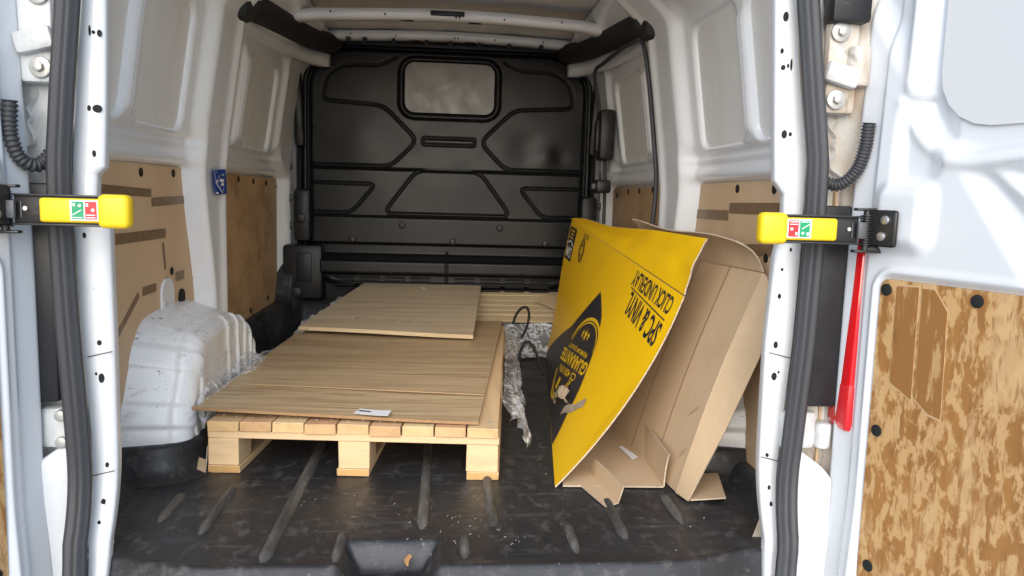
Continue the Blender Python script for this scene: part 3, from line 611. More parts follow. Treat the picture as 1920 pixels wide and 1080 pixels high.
# ------------------------------------------------------------------ door check arms
def check_arm(side):
    z0 = .730 if side < 0 else .731; y0 = -.118
    xe = .600 if side < 0 else .632
    a = bpy.data.objects.new('door_check_arm', None); COL.objects.link(a); a.parent = van; a.location = Vector((side*.72, y0, z0))-van.location
    X = lambda t: side*(xe+t)
    box('bar', (X(.125), y0+.004, z0), (.17, .016, .058), 'black_metal', a, .003)
    for dz in (-.0275, .0275): box('bar_edge', (X(.115), y0-.006, z0+dz), (.19, .012, .004), 'black_metal', a, .001)
    box('grip', (X(.026), y0-.004, z0), (.058, .036, .064), 'yellow_plastic', a, .012, seg=4)
    box('cover', (X(.103), y0-.009, z0), (.115, .012, .046), 'yellow_plastic', a, .006, seg=3)
    st = box('sticker', (X(.0775), y0-.0158, z0+.001), (.052, .0012, .038), 'white_print', a)
    for k, mt in ((0, 'red_print'), (1, 'green_print')):
        cx = .0657+.0236*k
        box('sticker_field', (X(cx), y0-.0170, z0+.001), (.0205, .0012, .033), mt, st)
        f = -side     # the right-hand arm is the left-hand one turned half round
        def bar_(dx, dz, L, ang, w_=.0016): box('sticker_line', (X(cx)+dx*f, y0-.0180, z0+.001+dz*f), (L, .001, w_), 'white_print', st, rot=Matrix.Rotation(ang*1, 3, 'Y'))
        bar_(0, -.0135, .017, 0)
        if k == 0: bar_(.0, -.0085, .016, 0); disc('sticker_mark', (X(cx)+.004*f, y0-.0180, z0+.001+.001*f), (0, -1, 0), .003, .001, 'white_print', st, 10)
        else: bar_(-.001, -.004, .018, -.55); disc('sticker_mark', (X(cx)+.004*f, y0-.0180, z0+.001+.009*f), (0, -1, 0), .0028, .001, 'white_print', st, 10)
        box('sticker_mark', (X(cx)-.006*f, y0-.0180, z0+.001+.0105*f), (.004, .001, .006), 'white_print', st)
    # spring on its pin
    disc('pin', (X(.228), y0, z0), (0, 0, 1), .007, .092, 'black_metal', a)
    n = 240; t = np.linspace(0, 1, n); p = np.stack([X(.228)+.0115*np.cos(t*2*math.pi*13), y0+.0115*np.sin(t*2*math.pi*13), z0-.032+.064*t], 1)
    sweep('spring', p, circ(.0018, 6), 'black_metal', a)
    box('stop', (X(.212), y0-.012, z0), (.018, .010, .034), 'grey_trim', a, .003)
    disc('rivet', (X(.188), y0-.006, z0+.002), (0, -1, 0), .004, .004, 'steel', a, 12)
    box('slot', (X(.196), y0-.005, z0), (.002, .002, .03), 'grey_trim', a)
    for dz in (-.043, .043):
        box('hinge_ear', (X(.222), y0, z0+dz), (.04, .018, .006), 'black_metal', a, .002); box('hinge_link', (X(.255), y0+.004, z0+dz*.92), (.045, .014, .014), 'black_metal', a, .003)
    c = dw(side, np.array(.0985), np.array(.737), .030); R3 = Matrix.Rotation(side*-(math.pi/2-DA)*-1, 3, 'Z')
    U_ = Vector((side*math.sin(DA), -math.cos(DA), 0)); N_ = Vector((-side*math.cos(DA), -math.sin(DA), 0))
    R3 = Matrix((U_, N_, Vector((0, 0, 1)))).transposed()
    if R3.determinant() < 0: R3 = Matrix((-U_, N_, Vector((0, 0, 1)))).transposed()
    bm = box_bm((0, 0, 0), (.066, .008, .074), .006, None, 3); bmesh.ops.transform(bm, matrix=R3.to_4x4(), verts=bm.verts); bmesh.ops.translate(bm, verts=bm.verts, vec=Vector(c)); from_bm('bracket', bm, 'black_metal', a, 40)
    for du, dv in ((.010, .017), (.003, -.016)):
        cc = dw(side, np.array(.0985+du), np.array(.737+dv), .037); disc('bracket_bolt', cc, N_, .0095, .008, 'steel', a, 18, bevel=.003)
for side in (-1, 1): check_arm(side)

# ------------------------------------------------------------------ sheets with thickness
def sheet(name, P, th, mats, parent=None, label=None, flipn=False, smooth=True):
    """P: (n,m,3) surface points. mats = [front, back, edge]; the front is on the +normal side of (dP/di x dP/dj)."""
    P = np.asarray(P, float); n, m = P.shape[:2]
    N = np.cross(np.gradient(P, axis=0), np.gradient(P, axis=1)); N /= np.linalg.norm(N, axis=2)[..., None]+1e-12
    if flipn: N = -N
    V = np.concatenate([P.reshape(-1, 3), (P-N*th).reshape(-1, 3)]); i = np.arange(n*m).reshape(n, m); k = n*m; Fc = []; fm = []
    q = np.stack([i[:-1, :-1].ravel(), i[1:, :-1].ravel(), i[1:, 1:].ravel(), i[:-1, 1:].ravel()], 1)
    fr = q if not flipn else q[:, ::-1]; bk = (q[:, ::-1] if not flipn else q)+k
    Fc += fr.tolist()+bk.tolist(); fm += [0]*len(fr)+[min(1, len(mats)-1)]*len(bk)
    rim = np.r_[i[:, 0], i[-1, 1:], i[-2::-1, -1], i[0, -2:0:-1]]
    for a, b in zip(rim, np.roll(rim, -1)):
        Fc.append((b, a, a+k, b+k) if flipn else (a, b, b+k, a+k)); fm.append(len(mats)-1)
    o = build(name, V, Fc, mats, parent, smooth, fm, label)
    if smooth:
        me = o.data; fl = np.ones(len(me.polygons), bool); fl[len(fr)+len(bk):] = False; me.polygons.foreach_set('use_smooth', fl)
        if hasattr(me, 'set_sharp_from_angle'): me.set_sharp_from_angle(angle=math.radians(50))
    return o
def patch(c00, c10, c11, c01, n=12, m=12, f=None):
    """bilinear patch, i from c00 to c10, j from c00 to c01"""
    s = np.linspace(0, 1, n)[:, None, None]; t = np.linspace(0, 1, m)[None, :, None]
    a, b, c, e = (np.array(v, float) for v in (c00, c10, c11, c01))
    P = (1-s)*(1-t)*a+s*(1-t)*b+s*t*c+(1-s)*t*e
    return P if f is None else P+f(s[..., 0], t[..., 0])

# ------------------------------------------------------------------ front pallet
PO = np.array((-.645, .469, 0)); EX = np.array((.9966, -.0825, 0)); EY = np.array((.0825, .9966, 0)); PL = 1.70
pal = thing('pallet', 'pale new pine pallet with close deck boards, standing on the black floor', 'pallet', (-.18, 1.29, 0))
Rp = Matrix.Rotation(math.atan2(EX[1], EX[0]), 3, 'Z')
def pbox(name, x, y, z, s, mats, bev=.0012):
    c = PO+EX*x+EY*y+np.array((0, 0, z)); bm = box_bm((0, 0, 0), s, bev, None, 1, .0012)
    if isinstance(mats, (list, tuple)):
        for f in bm.faces:
            f.normal_update(); f.material_index = 1 if abs(f.normal.y) > .8 and len(mats) > 1 else 0
    bmesh.ops.transform(bm, matrix=Rp.to_4x4(), verts=bm.verts); bmesh.ops.translate(bm, verts=bm.verts, vec=Vector(c)); return from_bm(name, bm, mats, pal)
for i in range(9):
    pbox('deck_board', .0435+.0888*i, PL/2+random.uniform(-.006, .004), .133+random.uniform(-.001, .001), (.0845, PL, .028), ['pine_y%d' % (i*7 % 4), 'pine_e%d' % (i*5 % 4)])
for y in (.05, .85, 1.65): pbox('cross_board', .40, y, .109, (.80, .095, .019), ['pine_x', 'pine_x'])
for x in (.044, .400, .757):
    for y in (.052, .85, 1.648): pbox('block', x+random.uniform(-.003, .003), y, .0605, (.086, .10, .076), ['pine_x', 'pine_x'])
    pbox('runner', x, PL/2, .0115, (.088, PL+.004, .021), ['pine_y', 'pine_end'])
for i in range(9):
    for dx in (-.02, .02):
        c = PO+EX*(.0435+.0888*i+dx)+EY*(.05+random.uniform(-.015, .015)); disc('nail_head', (c[0], c[1], .1478), (0, 0, 1), .0042, .002, 'zinc', pal, 10)
# ------------------------------------------------------------------ laminate sheet and the plywood on it
def zpt(px, py, z): return on(px, py, 2, z)
LA = [zpt(360, 770, .166), zpt(897, 790, .161), zpt(942, 602, .162), (-.63, 2.06, .162)]
lam = thing('laminate_sheet', 'large oak-grain laminate sheet lying on the front pallet, pale line across it', 'board', (-.25, 1.2, .15))
sheet('panel', patch(LA[0], LA[1], LA[2], LA[3], 24, 40, lambda s, t: np.stack([0*s*t, 0*s*t, .010*(1-s)**3*(1-t)**2+.002*np.sin(s*5+t*3)], -1)), .008, ['laminate', 'mdf', 'mdf'], lam)
ln = patch(zpt(430, 722, .1665), zpt(906, 742, .1645), zpt(906, 740.6, .1645), zpt(430, 720.6, .1665), 24, 2, lambda s, t: np.stack([0*s*t, 0*s*t, .0035+.003*(1-s)+0*t], -1))
sheet('seam_line', ln, .0015, ['film_edge'], lam)
sk = patch(zpt(663, 777, .1665), zpt(727, 784, .1655), zpt(734, 774, .1655), zpt(675, 768, .1665), 8, 4, lambda s, t: np.stack([0*s*t, 0*s*t, .0035+.0035*s**3+0*t], -1))
so2 = sheet('paper_label', sk, .0006, ['paper'], lam)
lb = patch(zpt(672, 773.2, .1665), zpt(695, 775.4, .1662), zpt(696, 773.6, .1662), zpt(674, 771.6, .1665), 6, 2, lambda s, t: np.stack([0*s*t, 0*s*t, .0046+0*s*t], -1)); sheet('label_text', lb, .0004, ['black_ink'], so2)
Q0, Q1 = zpt(560, 613, .196), zpt(887, 627, .192); Q2, Q3 = on(902, 534, 1, 2.44), on(685, 529, 1, 2.44)
ply = thing('plywood_sheet', 'smaller thick grey plywood sheet resting on the laminate and the rear planks', 'board', (-.2, 2.0, .17))
sheet('panel', patch(Q0, Q1, Q2, Q3, 30, 30, lambda s, t: np.stack([0*s*t, 0*s*t, .003*np.sin(s*4+1)*(1-t)], -1)), .017, ['plyface', 'plyface', 'ply_edge'], ply)
def on_ply(s, t, h): return (1-s)*(1-t)*Q0+s*(1-t)*Q1+s*t*Q2+(1-s)*t*Q3+np.array((0, 0, h+.003*math.sin(s*4+1)*(1-t)))
def scribble(name, pts, wd, mat):
    P = np.array([on_ply(s, t, .0012) for s, t in pts]); T = np.gradient(P, axis=0); n = np.cross(T, (0, 0, 1)); n /= np.linalg.norm(n, axis=1)[:, None]
    V = np.stack([P+n*wd, P-n*wd], 1); k = len(P); build(name, V.reshape(-1, 3), [(2*i, 2*i+1, 2*i+3, 2*i+2) for i in range(k-1)], mat, ply)
for pts in ([(.27, .17), (.275, .21)], [(.27, .21), (.33, .215)], [(.46, .165), (.475, .20)], [(.50, .165), (.515, .195)], [(.56, .165), (.59, .17), (.60, .19)], [(.63, .165), (.66, .175)], [(.70, .165), (.73, .18)], [(.67, .18), (.71, .165)]): scribble('pencil_mark', pts, .0022, 'black_ink')
scribble('yellow_mark', [(.42, .84), (.45, .845), (.475, .82)], .006, 'yellow_ink')
scribble('torn_paper', [(.50, .90), (.53, .87), (.56, .84)], .010, 'paper')
# ------------------------------------------------------------------ planks against the bulkhead
rp = thing('pallet', 'tilted pallet of narrow weathered boards against the bulkhead, partly under the plywood', 'pallet', (.2, 2.3, .02))
ty = Vector((0, .905, .425)); tn = Vector((0, -.425, .905))
Rt = Matrix((Vector((1, 0, 0)), ty, tn)).transposed()
for i in range(6):
    c = Vector((.19, 2.20, .148))+ty*(.024+.0475*i)+Vector((random.uniform(-.01, .01), 0, random.uniform(-.003, .006)))
    bm = box_bm((0, 0, 0), (.94, .0405, .016), .003, None, 1, .002); bmesh.ops.transform(bm, matrix=Rt.to_4x4(), verts=bm.verts); bmesh.ops.translate(bm, verts=bm.verts, vec=c); from_bm('deck_board', bm, 'old_pine', rp)
for x in (-.24, .19, .61):
    bm = bmesh.new(); v = [bm.verts.new(p) for p in ((x-.04, 2.205, .0), (x-.04, 2.40, .0), (x-.04, 2.43, .245), (x-.04, 2.205, .137), (x+.04, 2.205, .0), (x+.04, 2.40, .0), (x+.04, 2.43, .245), (x+.04, 2.205, .137))]
    for f in ((0, 1, 2, 3), (7, 6, 5, 4), (0, 4, 5, 1), (1, 5, 6, 2), (2, 6, 7, 3), (3, 7, 4, 0)): bm.faces.new([v[k] for k in f])
    bmesh.ops.recalc_face_normals(bm, faces=bm.faces); from_bm('block', bm, 'old_pine', rp)
sc_ = thing('cardboard_scrap', 'small brown cardboard scrap lying on the tilted pallet boards', 'cardboard', (.55, 2.3, .23))
sheet('piece', patch((.46, 2.325, .232), (.60, 2.215, .186), (.64, 2.29, .222), (.54, 2.39, .262), 4, 4, lambda s, t: np.stack([0*s*t, 0*s*t, .012+.01*s*t], -1)), .003, ['card', 'card', 'card_edge'], sc_)

# ------------------------------------------------------------------ yellow printed box
yb = thing('cardboard_box', 'crushed open yellow underlay box with black print leaning over right of the pallet', 'box', (.5, 1.1, 0))
BC, BD, BE, BF = (np.array(v, float) for v in ((.303, .347, .004), (.50, 2.1, .004), (.647, .40, .523), (.605, 2.1, .672)))
def YP(s, t):
    s = np.asarray(s, float)[..., None]; t = np.asarray(t, float)[..., None]
    P = (1-s)*(1-t)*BC+s*(1-t)*BD+(1-s)*t*BE+s*t*BF
    b = 4*t*(1-t)*(1-s); k = np.concatenate([.032*b, 0*b, -.012*b], -1)
    k = k+np.concatenate([.006*np.sin(s*7+t*5)*np.sin(t*3.1416)*(s > .02), 0*b, 0*b], -1)
    return P+k
sg, tg = np.meshgrid(np.linspace(0, 1, 70), np.linspace(0, 1, 36), indexing='ij')
sheet('printed_panel', YP(sg, tg), .004, ['yellow_card', 'card', 'card_edge'], yb, flipn=True)
_e = .0002
def YN(s, t):
    a = (YP(s+_e, t)-YP(s-_e, t)); b = (YP(s, t+_e)-YP(s, t-_e)); n = np.cross(a, b); n /= np.linalg.norm(n, axis=-1)[..., None]; return -n
SL, TH = 1.76, .64         # metres along and up the panel
def decal(name, st, faces, mat, h=.0012, parent=None):
    st = np.array(st, float); V = YP(st[:, 0], st[:, 1])+YN(st[:, 0], st[:, 1])*h
    n0 = YN(np.array(.5), np.array(.5)); out = []
    for f in faces:
        a, b, c = V[f[0]], V[f[1]], V[f[2]]; out.append(tuple(f) if np.dot(np.cross(b-a, c-a), n0) > 0 else tuple(f[::-1]))
    return build(name, V, out, mat, yb)
def text(name, body, s0, t0, ls, lt, mat, bold=.0, h=.0012, shear=0.):
    """printed upside down along the box: reads from s0 towards +s, its foot towards +t"""
    cu = bpy.data.curves.new(name, 'FONT'); cu.body = body; cu.size = 1; cu.offset = bold; cu.resolution_u = 3
    ob = bpy.data.objects.new('tmp', cu); COL.objects.link(ob); bpy.context.view_layer.update()
    me = ob.to_mesh(); V = np.array([v.co[:] for v in me.vertices]); Fc = [tuple(p.vertices) for p in me.polygons]; ob.to_mesh_clear()
    bpy.data.objects.remove(ob); bpy.data.curves.remove(cu)
    a = (V[:, 0]-V[:, 0].min())/np.ptp(V[:, 0]); b = (V[:, 1]-V[:, 1].min())/np.ptp(V[:, 1])
    decal(name, np.stack([s0+a*ls, t0+(1-b)*lt+shear*a], 1), Fc, mat, h)
def fan(pts): return [(0, i, i+1) for i in range(1, len(pts)-1)]
def ribbon(pts, wd):
    P = np.array(pts, float)*np.array((SL, TH)); T = np.gradient(P, axis=0); n = np.stack([-T[:, 1], T[:, 0]], 1); n /= np.linalg.norm(n, axis=1)[:, None]
    V = np.concatenate([P+n*wd/2, P-n*wd/2])/np.array((SL, TH)); k = len(P); return V, [(i, i+1, i+1+k, i+k) for i in range(k-1)]
text('lettering', 'SPC & VINYL', .026, .722, .228, .118, 'black_ink', .022, shear=.03)
text('lettering', 'CLICK UNDERLAY', .028, .884, .250, .088, 'black_ink', .018, shear=.006)
V, Fc = ribbon([(.03+.24*k/20, .858+.022*k/20) for k in range(21)], .004); decal('print_rule', V, Fc, 'black_ink')
# black pointed field: a grid between its two sides
rows = []
for k in range(30):
    q = k/29; t = .003+.732*q
    sl = np.interp(t, [0, .137, .336, .507, .63, .735], [.198, .256, .291, .322, .378, .479]); sr = np.interp(t, [0, .04, .41, .735], [.995, .975, .644, .480])
    rows.append([(sl+(sr-sl)*j/19, t) for j in range(20)])
decal('print_field', [p for r in rows for p in r], [(r*20+j, r*20+j+1, (r+1)*20+j+1, (r+1)*20+j) for r in range(29) for j in range(19)], 'black_ink', .0010)
def badge(ds, dt): return (.435+ds/SL, .30+dt/TH-.36*ds/SL)
for rad, wd in ((.205, .013), (.180, .006)):
    arc = [badge(1.16*rad*math.cos(t), .062+rad*.58*math.sin(t)) for t in np.linspace(.12, math.pi-.12, 36)]; V, Fc = ribbon(arc, wd); decal('badge_arc', V, Fc, 'yellow_ink', .0022)
    low = [badge(.085+1.03*rad*x, -.040-.112*(1-abs(x)**2.2)*rad/.205) for x in np.linspace(-.93, .93, 40)]; V, Fc = ribbon(low, wd); decal('badge_shield', V, Fc, 'yellow_ink', .0022)
def star(ds, dt, r):
    c = badge(ds, dt); pts = [c]+[(c[0]+(r if k % 2 == 0 else r*.42)*math.sin(k*math.pi/5)/SL, c[1]+(r if k % 2 == 0 else r*.42)*math.cos(k*math.pi/5)/TH) for k in range(10)]
    decal('badge_star', pts, [(0, k, k % 10+1) for k in range(1, 11)], 'yellow_ink', .0022)
for ds, r in ((-.052, .021), (0, .029), (.052, .021)): star(ds+.01, .118, r)
text('lettering', 'PREMIUM QUALITY', .345, .402, .225, .034, 'yellow_ink', .012, .0022, -.081)
text('lettering', 'GUARANTEE', .300, .325, .312, .080, 'yellow_ink', .030, .0022, -.114)
text('lettering', 'CS 400 KPa', .350, .250, .215, .045, 'yellow_ink', .014, .0022, -.088)
ic = badge(.105, -.100); decal('badge_icon', [(ic[0]-.014, ic[1]-.03), (ic[0]+.014, ic[1]-.03), (ic[0]+.014, ic[1]+.04), (ic[0]-.014, ic[1]+.04)], [(0, 1, 2, 3)], 'yellow_ink', .0022)
# maker's mark and round seal in the far top corner
decal('print_field', [(.895, .735), (.988, .735), (.988, .965), (.895, .965)], [(0, 1, 2, 3)], 'black_ink', .0012)
text('lettering', 'SiM', .905, .755, .070, .075, 'white_print', .012, .0024)
V, Fc = ribbon([(.897, .845), (.942, .872), (.986, .845)], .008); decal('logo_chevron', V, Fc, 'white_print', .0024)
for a, b, c in ((.893, .918, .965), (.918, .922, .96), (.942, .916, .966)): V, Fc = ribbon([(b, a), (c, a)], .007); decal('small_print', V, Fc, 'yellow_ink', .0024)
for r in (.050, .040, .026):
    V, Fc = ribbon([(.785+r*math.cos(t)/SL, .862+r*math.sin(t)/TH) for t in np.linspace(0, 2*math.pi, 40)], .006 if r > .03 else .008); decal('seal_ring', V, Fc, 'black_ink')
for k in range(3): V, Fc = ribbon([(.735, .952+.012*k), (.80, .952+.012*k)], .003); decal('small_print', V, Fc, 'black_ink')
# torn clear tape hanging off the near lower corner
tp = [YP(np.array(.30+.10*q), np.array(.16-.10*q*q))+YN(np.array(.3), np.array(.2))*(.004+.02*math.sin(q*3.1)) for q in np.linspace(0, 1, 14)]
P = np.array(tp); Q = P+np.array((.012, .02, .035)); sheet('torn_tape', np.stack([P, (P+Q)/2+np.array((-.006, -.006, 0)), Q], 1)+RNG.normal(0, .003, (14, 3, 3)), .0006, ['tape_clear'], yb)
V, Fc = ribbon([(.305-.115*q, .105+.155*q+.008*math.sin(q*9)) for q in np.linspace(0, 1, 14)], .032); decal('tape_strip', V, Fc, 'tape_clear', .0016)
# top flap, still upright above the fold
G0 = YP(np.linspace(0, 1, 40), np.ones(40)); top = np.array([(.702+(.607-.702)*q, .40+1.70*q, .682+.012*math.sin(q*9)*q-.004*q) for q in np.linspace(0, 1, 40)])
fl_ = np.stack([G0+(top-G0)*q+np.array((0, 0, 0))[None]+np.stack([.018*np.sin(np.linspace(0, 3.14, 40))*math.sin(q*3.14), 0*np.linspace(0, 1, 40), 0*np.linspace(0, 1, 40)], 1) for q in np.linspace(.02, 1, 10)], 1)
uu, vv = np.meshgrid(np.linspace(0, 1, 40), np.linspace(0, 1, 10), indexing='ij'); fl_ = fl_+(np.abs(vnoise(uu*9+vv*2, vv*2-uu*3+5, 1.0, 21))*.028*np.sin(vv*3.14)*(1-uu*.5))[..., None]*np.array((-1, 0, .4))
sheet('top_flap', fl_, .004, ['yellow_card', 'card', 'card_edge'], yb, flipn=True)
# bottom, its upturned edge and the small taped flap
sheet('bottom_panel', patch((.325, .345, .008), (.60, .335, .008), (.615, 1.75, .008), (.46, 1.75, .008), 10, 16, lambda s, t: np.stack([0*s*t, 0*s*t, .004*np.sin(t*9)*s], -1)), .004, ['card', 'card', 'card_edge'], yb)
sheet('side_flap', patch((.603, .335, .008), (.612, .333, .098), (.630, 1.75, .10), (.618, 1.75, .008), 6, 16, lambda s, t: np.stack([.012*s*np.sin(t*3.1), .03*s*(1-s)*(1-t), 0*s*t], -1)), .004, ['card', 'card', 'card_edge'], yb, flipn=True)
A_, B_ = zpt(1078, 903, .004), zpt(1137, 953, .004); C_, D_ = zpt(1107, 884, .004), zpt(1160, 944, .004); E_, F_ = zpt(1117, 860, .055), zpt(1171, 912, .052)
tf = sheet('small_flap', np.stack([np.stack([a+(b-a)*q for q in np.linspace(0, 1, 6)]) for a, b in ((A_, B_), ((A_+C_)/2, (B_+D_)/2), (C_, D_), ((C_+E_)/2, (D_+F_)/2), (E_, F_))]), .004, ['card', 'card', 'card_edge'], yb, flipn=False)
sheet('tape_strip', np.stack([np.stack([a+(b-a)*q+np.array((0, 0, .003)) for q in np.linspace(0.02, .97, 6)]) for a, b in ((C_*.8+A_*.2, D_*.8+B_*.2), (C_, D_), (C_*.8+E_*.2, D_*.8+F_*.2))]), .0006, ['tape_clear'], yb)
sheet('torn_ply', patch(zpt(1160, 838, .014), zpt(1166, 836, .014), zpt(1196, 857, .014), zpt(1186, 862, .014), 4, 4), .0008, ['paper'], yb)

# ------------------------------------------------------------------ brown carton
bc = thing('cardboard_carton', 'plain brown cardboard tray leaning on the right side behind the yellow box', 'box', (.72, .9, 0))
K0, K1, K2, K3 = (np.array(v, float) for v in ((.625, .302, .004), (.838, .333, .597), (.71, 1.12, .60), (.54, 1.12, .004)))
bigp = patch(K0, K3, K2, K1, 40, 30, lambda s, t: np.stack([-.010*np.sin(t*3.14)*(1-s)+.0*s, 0*s*t, .012*np.sin(t*3.14)*(1-s)], -1))
sheet('large_panel', bigp, .004, ['card', 'card', 'card_edge'], bc, flipn=True)
for i_ in (8, 17):
    nn = bigp[i_]; V = np.stack([nn+np.array((-.0022, 0, .0016)), nn+np.array((-.0022, .005, .0016))], 1)
    sheet('crease', V, .0004, ['crease'], bc)
w0 = bigp[0]; tt = np.linspace(0, 1, 30)
oe = np.stack([np.interp(tt, [0, .35, .68, .93, 1], [.640, .735, .825, .850, .846]), np.interp(tt, [0, .68, .93, 1], [.240, .272, .308, .320]), np.interp(tt, [0, .35, .68, .93, 1], [.004, .19, .395, .552, .59])], 1)
sheet('end_wall', np.stack([w0+(oe-w0)*q for q in np.linspace(0.03, 1, 6)], 0), .004, ['card', 'card', 'card_edge'], bc, flipn=True)
tf0 = bigp[:, -1]; oo = np.array([(.770+(.665-.770)*q, .362+.75*q, .676+.028*q+.006*math.sin(q*8)) for q in np.linspace(0, 1, 40)])
sheet('top_flap', np.stack([tf0+(oo-tf0)*q+np.array((.012, 0, .010))[None]*math.sin(q*3.14) for q in np.linspace(.02, 1, 8)], 1), .004, ['card', 'card', 'card_edge'], bc, flipn=True)
sheet('floor_flap', patch((.645, .243, .008), (.736, .232, .012), (.787, .455, .012), (.695, .45, .008), 6, 6, lambda s, t: np.stack([0*s*t, 0*s*t, .006*s+.004*t], -1)), .004, ['card', 'card', 'card_edge'], bc)
for q0, q1 in (((.035, .36), (.075, .30)), ((.02, .18), (.05, .12))):     # half-round hand-hold cuts
    c0 = np.array([(q0[0]+(q1[0]-q0[0])*(.5-.5*math.cos(a)), q0[1]+(q1[1]-q0[1])*a/math.pi+.0) for a in np.linspace(0, math.pi, 14)])
    P = np.array([(1-s)*(1-t)*K0+s*(1-t)*K3+s*t*K2+(1-s)*t*K1+np.array((-.010*math.sin(t*3.14)*(1-s)-.003, 0, .012*math.sin(t*3.14)*(1-s)+.0025)) for s, t in c0]); sheet('cut_line', np.stack([P, P+np.array((-.001, .0, .003))], 1), .0003, ['crease'], bc)
# scrap by the pallet's left foot
s1 = thing('cardboard_scrap', 'small folded cardboard scrap beside the left front block of the pallet', 'cardboard', (-.68, .47, 0))
sheet('piece', np.stack([np.stack([a, (np.array(a)+np.array(b))/2, b]) for a, b in ((zpt(358, 884, .004), zpt(372, 856, .03)), (zpt(384, 886, .004), zpt(386, 862, .03)), (zpt(386, 866, .035), zpt(388, 836, .062)))]), .003, ['card', 'card', 'card_edge'], s1)

# ------------------------------------------------------------------ stretch film
def film(name, label, P, seed, amp=.012, group='stretch film'):
    n, m = P.shape[:2]; r = np.random.RandomState(seed); u, v = np.meshgrid(np.arange(n)/6., np.arange(m)/4., indexing='ij')
    D = np.stack([vnoise(u+7*k+seed, v+3*k, 1.0, seed+k)+.25*vnoise(u+7*k, v+seed, 2.7, seed+9+k) for k in range(3)], -1)
    w_ = np.sin(np.linspace(0.25, 3.0, m))[None, :, None]
    Q = P+D*amp*1.7*w_; Q[..., 2] = np.maximum(Q[..., 2], .006)
    o = build(name, Q.reshape(-1, 3), [(i*m+j, (i+1)*m+j, (i+1)*m+j+1, i*m+j+1) for i in range(n-1) for j in range(m-1)], 'film')
    o['label'] = label; o['category'] = 'plastic film'; o['group'] = group; return o
def drape(ys, x0, z0, x1f, z1f, n=90, m=26, bul=.03):
    y = np.linspace(*ys, n); t = np.linspace(0, 1, m); out = np.zeros((n, m, 3))
    for i, yy in enumerate(y):
        q = (yy-ys[0])/(ys[1]-ys[0]); a = np.array((x0(yy), yy, z0(q))); b = np.array((x1f(q, yy), yy, z1f(q)))
        sg_ = np.sign(b[0]-a[0]); out[i] = a+(b-a)*t[:, None]+np.stack([sg_*bul*np.sin(t*3.14), 0*t, bul*.3*np.sin(t*3.14)], 1)
    return out
prx = lambda y: PO[0]+.80*EX[0]+EX[1]*0+(y-.403)*.0828+.006
rag = lambda q, s: .5+.5*math.sin(q*23+s)+.3*math.sin(q*57+s*2)
film('plastic_film', 'torn clear plastic film hanging along the right side of the front pallet', drape((.62, 2.08), prx, lambda q: .152, lambda q, y: prx(y)+.035+.05*rag(q, .3)*(1-.6*q), lambda q: .02+.05*max(0, math.sin(q*17)), bul=.02), 3, .014)
plx = lambda y: PO[0]+(y-.469)*.0828-.006
film('plastic_film', 'crumpled clear plastic film between the left wheel arch and the pallet', drape((.50, 1.50), plx, lambda q: .120+.02*q, lambda q, y: -.692-.045*ss(1.30, 1.45, y), lambda q: .165+.05*math.sin(q*4.2)+.02*math.sin(q*13), bul=.004), 5, .013)
film('plastic_film', 'loose plastic film spilling off the plywood sheet into the rear left corner', drape((1.60, 2.38), lambda y: -.60+(y-1.6)*.20, lambda q: .185+.10*q, lambda q, y: -.74+.10*q+.03*math.sin(q*9), lambda q: .06+.08*q, bul=.02), 8, .02)
fy = np.zeros((60, 22, 3))
for i in range(60):
    for j in range(22):
        q, t = i/59, j/21; fy[i, j] = (.27+.36*q, 2.19-.20*t**1.5-.02*math.sin(q*9), .145-.135*t)
film('plastic_film', 'silvery crumpled plastic film in front of the tilted pallet boards', fy, 12, .016)

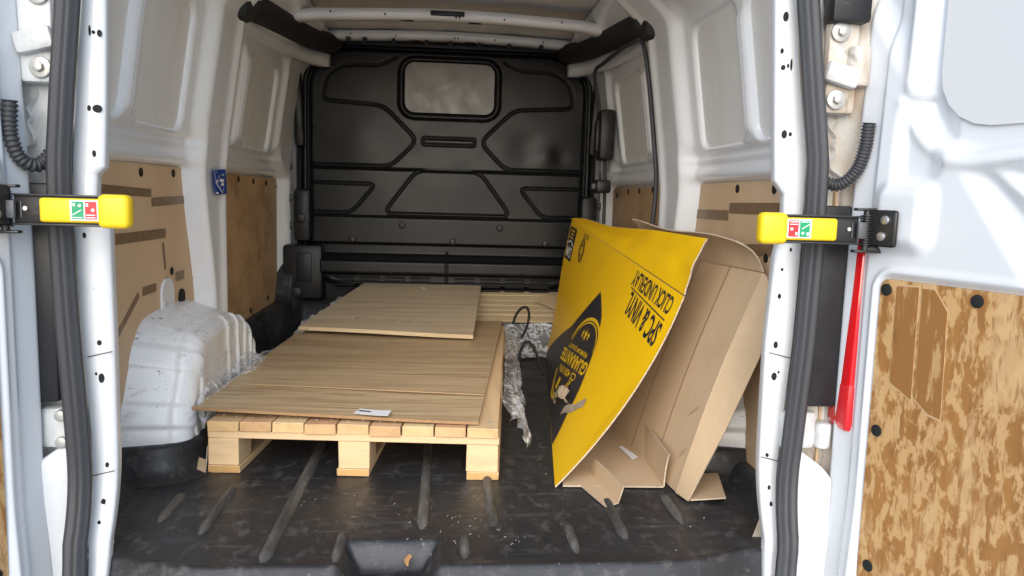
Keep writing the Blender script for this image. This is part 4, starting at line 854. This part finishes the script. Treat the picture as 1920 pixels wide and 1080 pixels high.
# ------------------------------------------------------------------ black strapping
def strap(pts, label):
    p = smooth_path(pts, 44); o = sweep('strapping_band', p, circ(.0062, 10, .0042), 'hole', up=(.25, 1, 0))
    o['label'] = label; o['category'] = 'strap'; o['group'] = 'black strapping bands'
    return o
Y1, Y2 = 1.85, 1.62
strap([on(962, 606, 1, Y1), on(968, 590, 1, Y1), on(978, 578, 1, Y1+.03), on(988, 577, 1, Y1+.03), on(992, 590, 1, Y1), on(988, 612, 1, Y1-.03), on(978, 634, 1, Y1-.05)], 'upper loop of black strapping band rising beside the pallet corner')
strap([on(975, 690, 1, Y2), on(974, 668, 1, Y2), on(980, 648, 1, Y2+.03), on(990, 641, 1, Y2+.03), on(1002, 655, 1, Y2), on(1012, 682, 1, Y2-.02), on(1019, 702, 1, Y2-.04)], 'lower loop of black strapping band lying against the yellow box')
# ------------------------------------------------------------------ a leaf and flakes on the floor
lf = zpt(765, 1066, -.045); P = np.array([[(lf[0]+a*.007+.003*math.sin(b*3), lf[1]+.01*b, lf[2]+.010+.018*(b+1)/2+.006*a*a) for a in np.linspace(-1, 1, 7)*(1-abs(b)**2*.8)] for b in np.linspace(-1, 1, 9)])
o = build('dry_leaf', P.reshape(-1, 3), [(i*7+j, (i+1)*7+j, (i+1)*7+j+1, i*7+j+1) for i in range(8) for j in range(6)], 'leaf', None, True); o['label'] = 'small dry orange leaf caught in the sill recess'; o['category'] = 'leaf'
V, Fc = [], []
def flake(x, y, L, wd, a):
    k = len(V); c, s = math.cos(a), math.sin(a); h = .0035+random.uniform(0, .003)
    for u, v, z in ((-L, -wd, h), (L, -wd*.6, h+.002), (L*.9, wd, h+.0025), (-L*.8, wd*.8, h+.001)): V.append((x+u*c-v*s, y+u*s+v*c, z))
    Fc.append((k, k+1, k+2, k+3))
for n, x0, x1, y0, y1 in ((60, -.10, .20, .0, .16), (24, .22, .30, .4, 1.0), (26, -.3, .3, -.05, .35), (8, -.7, -.3, .0, .4), (10, .3, .65, -.05, .3)):
    for _ in range(n): flake(random.uniform(x0, x1), random.uniform(y0, y1), random.uniform(.0008, .0032), random.uniform(.0005, .0012), random.uniform(0, 6.3))
o = build('wood_flakes', V, Fc, 'flake'); o['kind'] = 'stuff'; o['label'] = 'pale wood flakes and dust scattered on the black floor'; o['category'] = 'wood flakes'
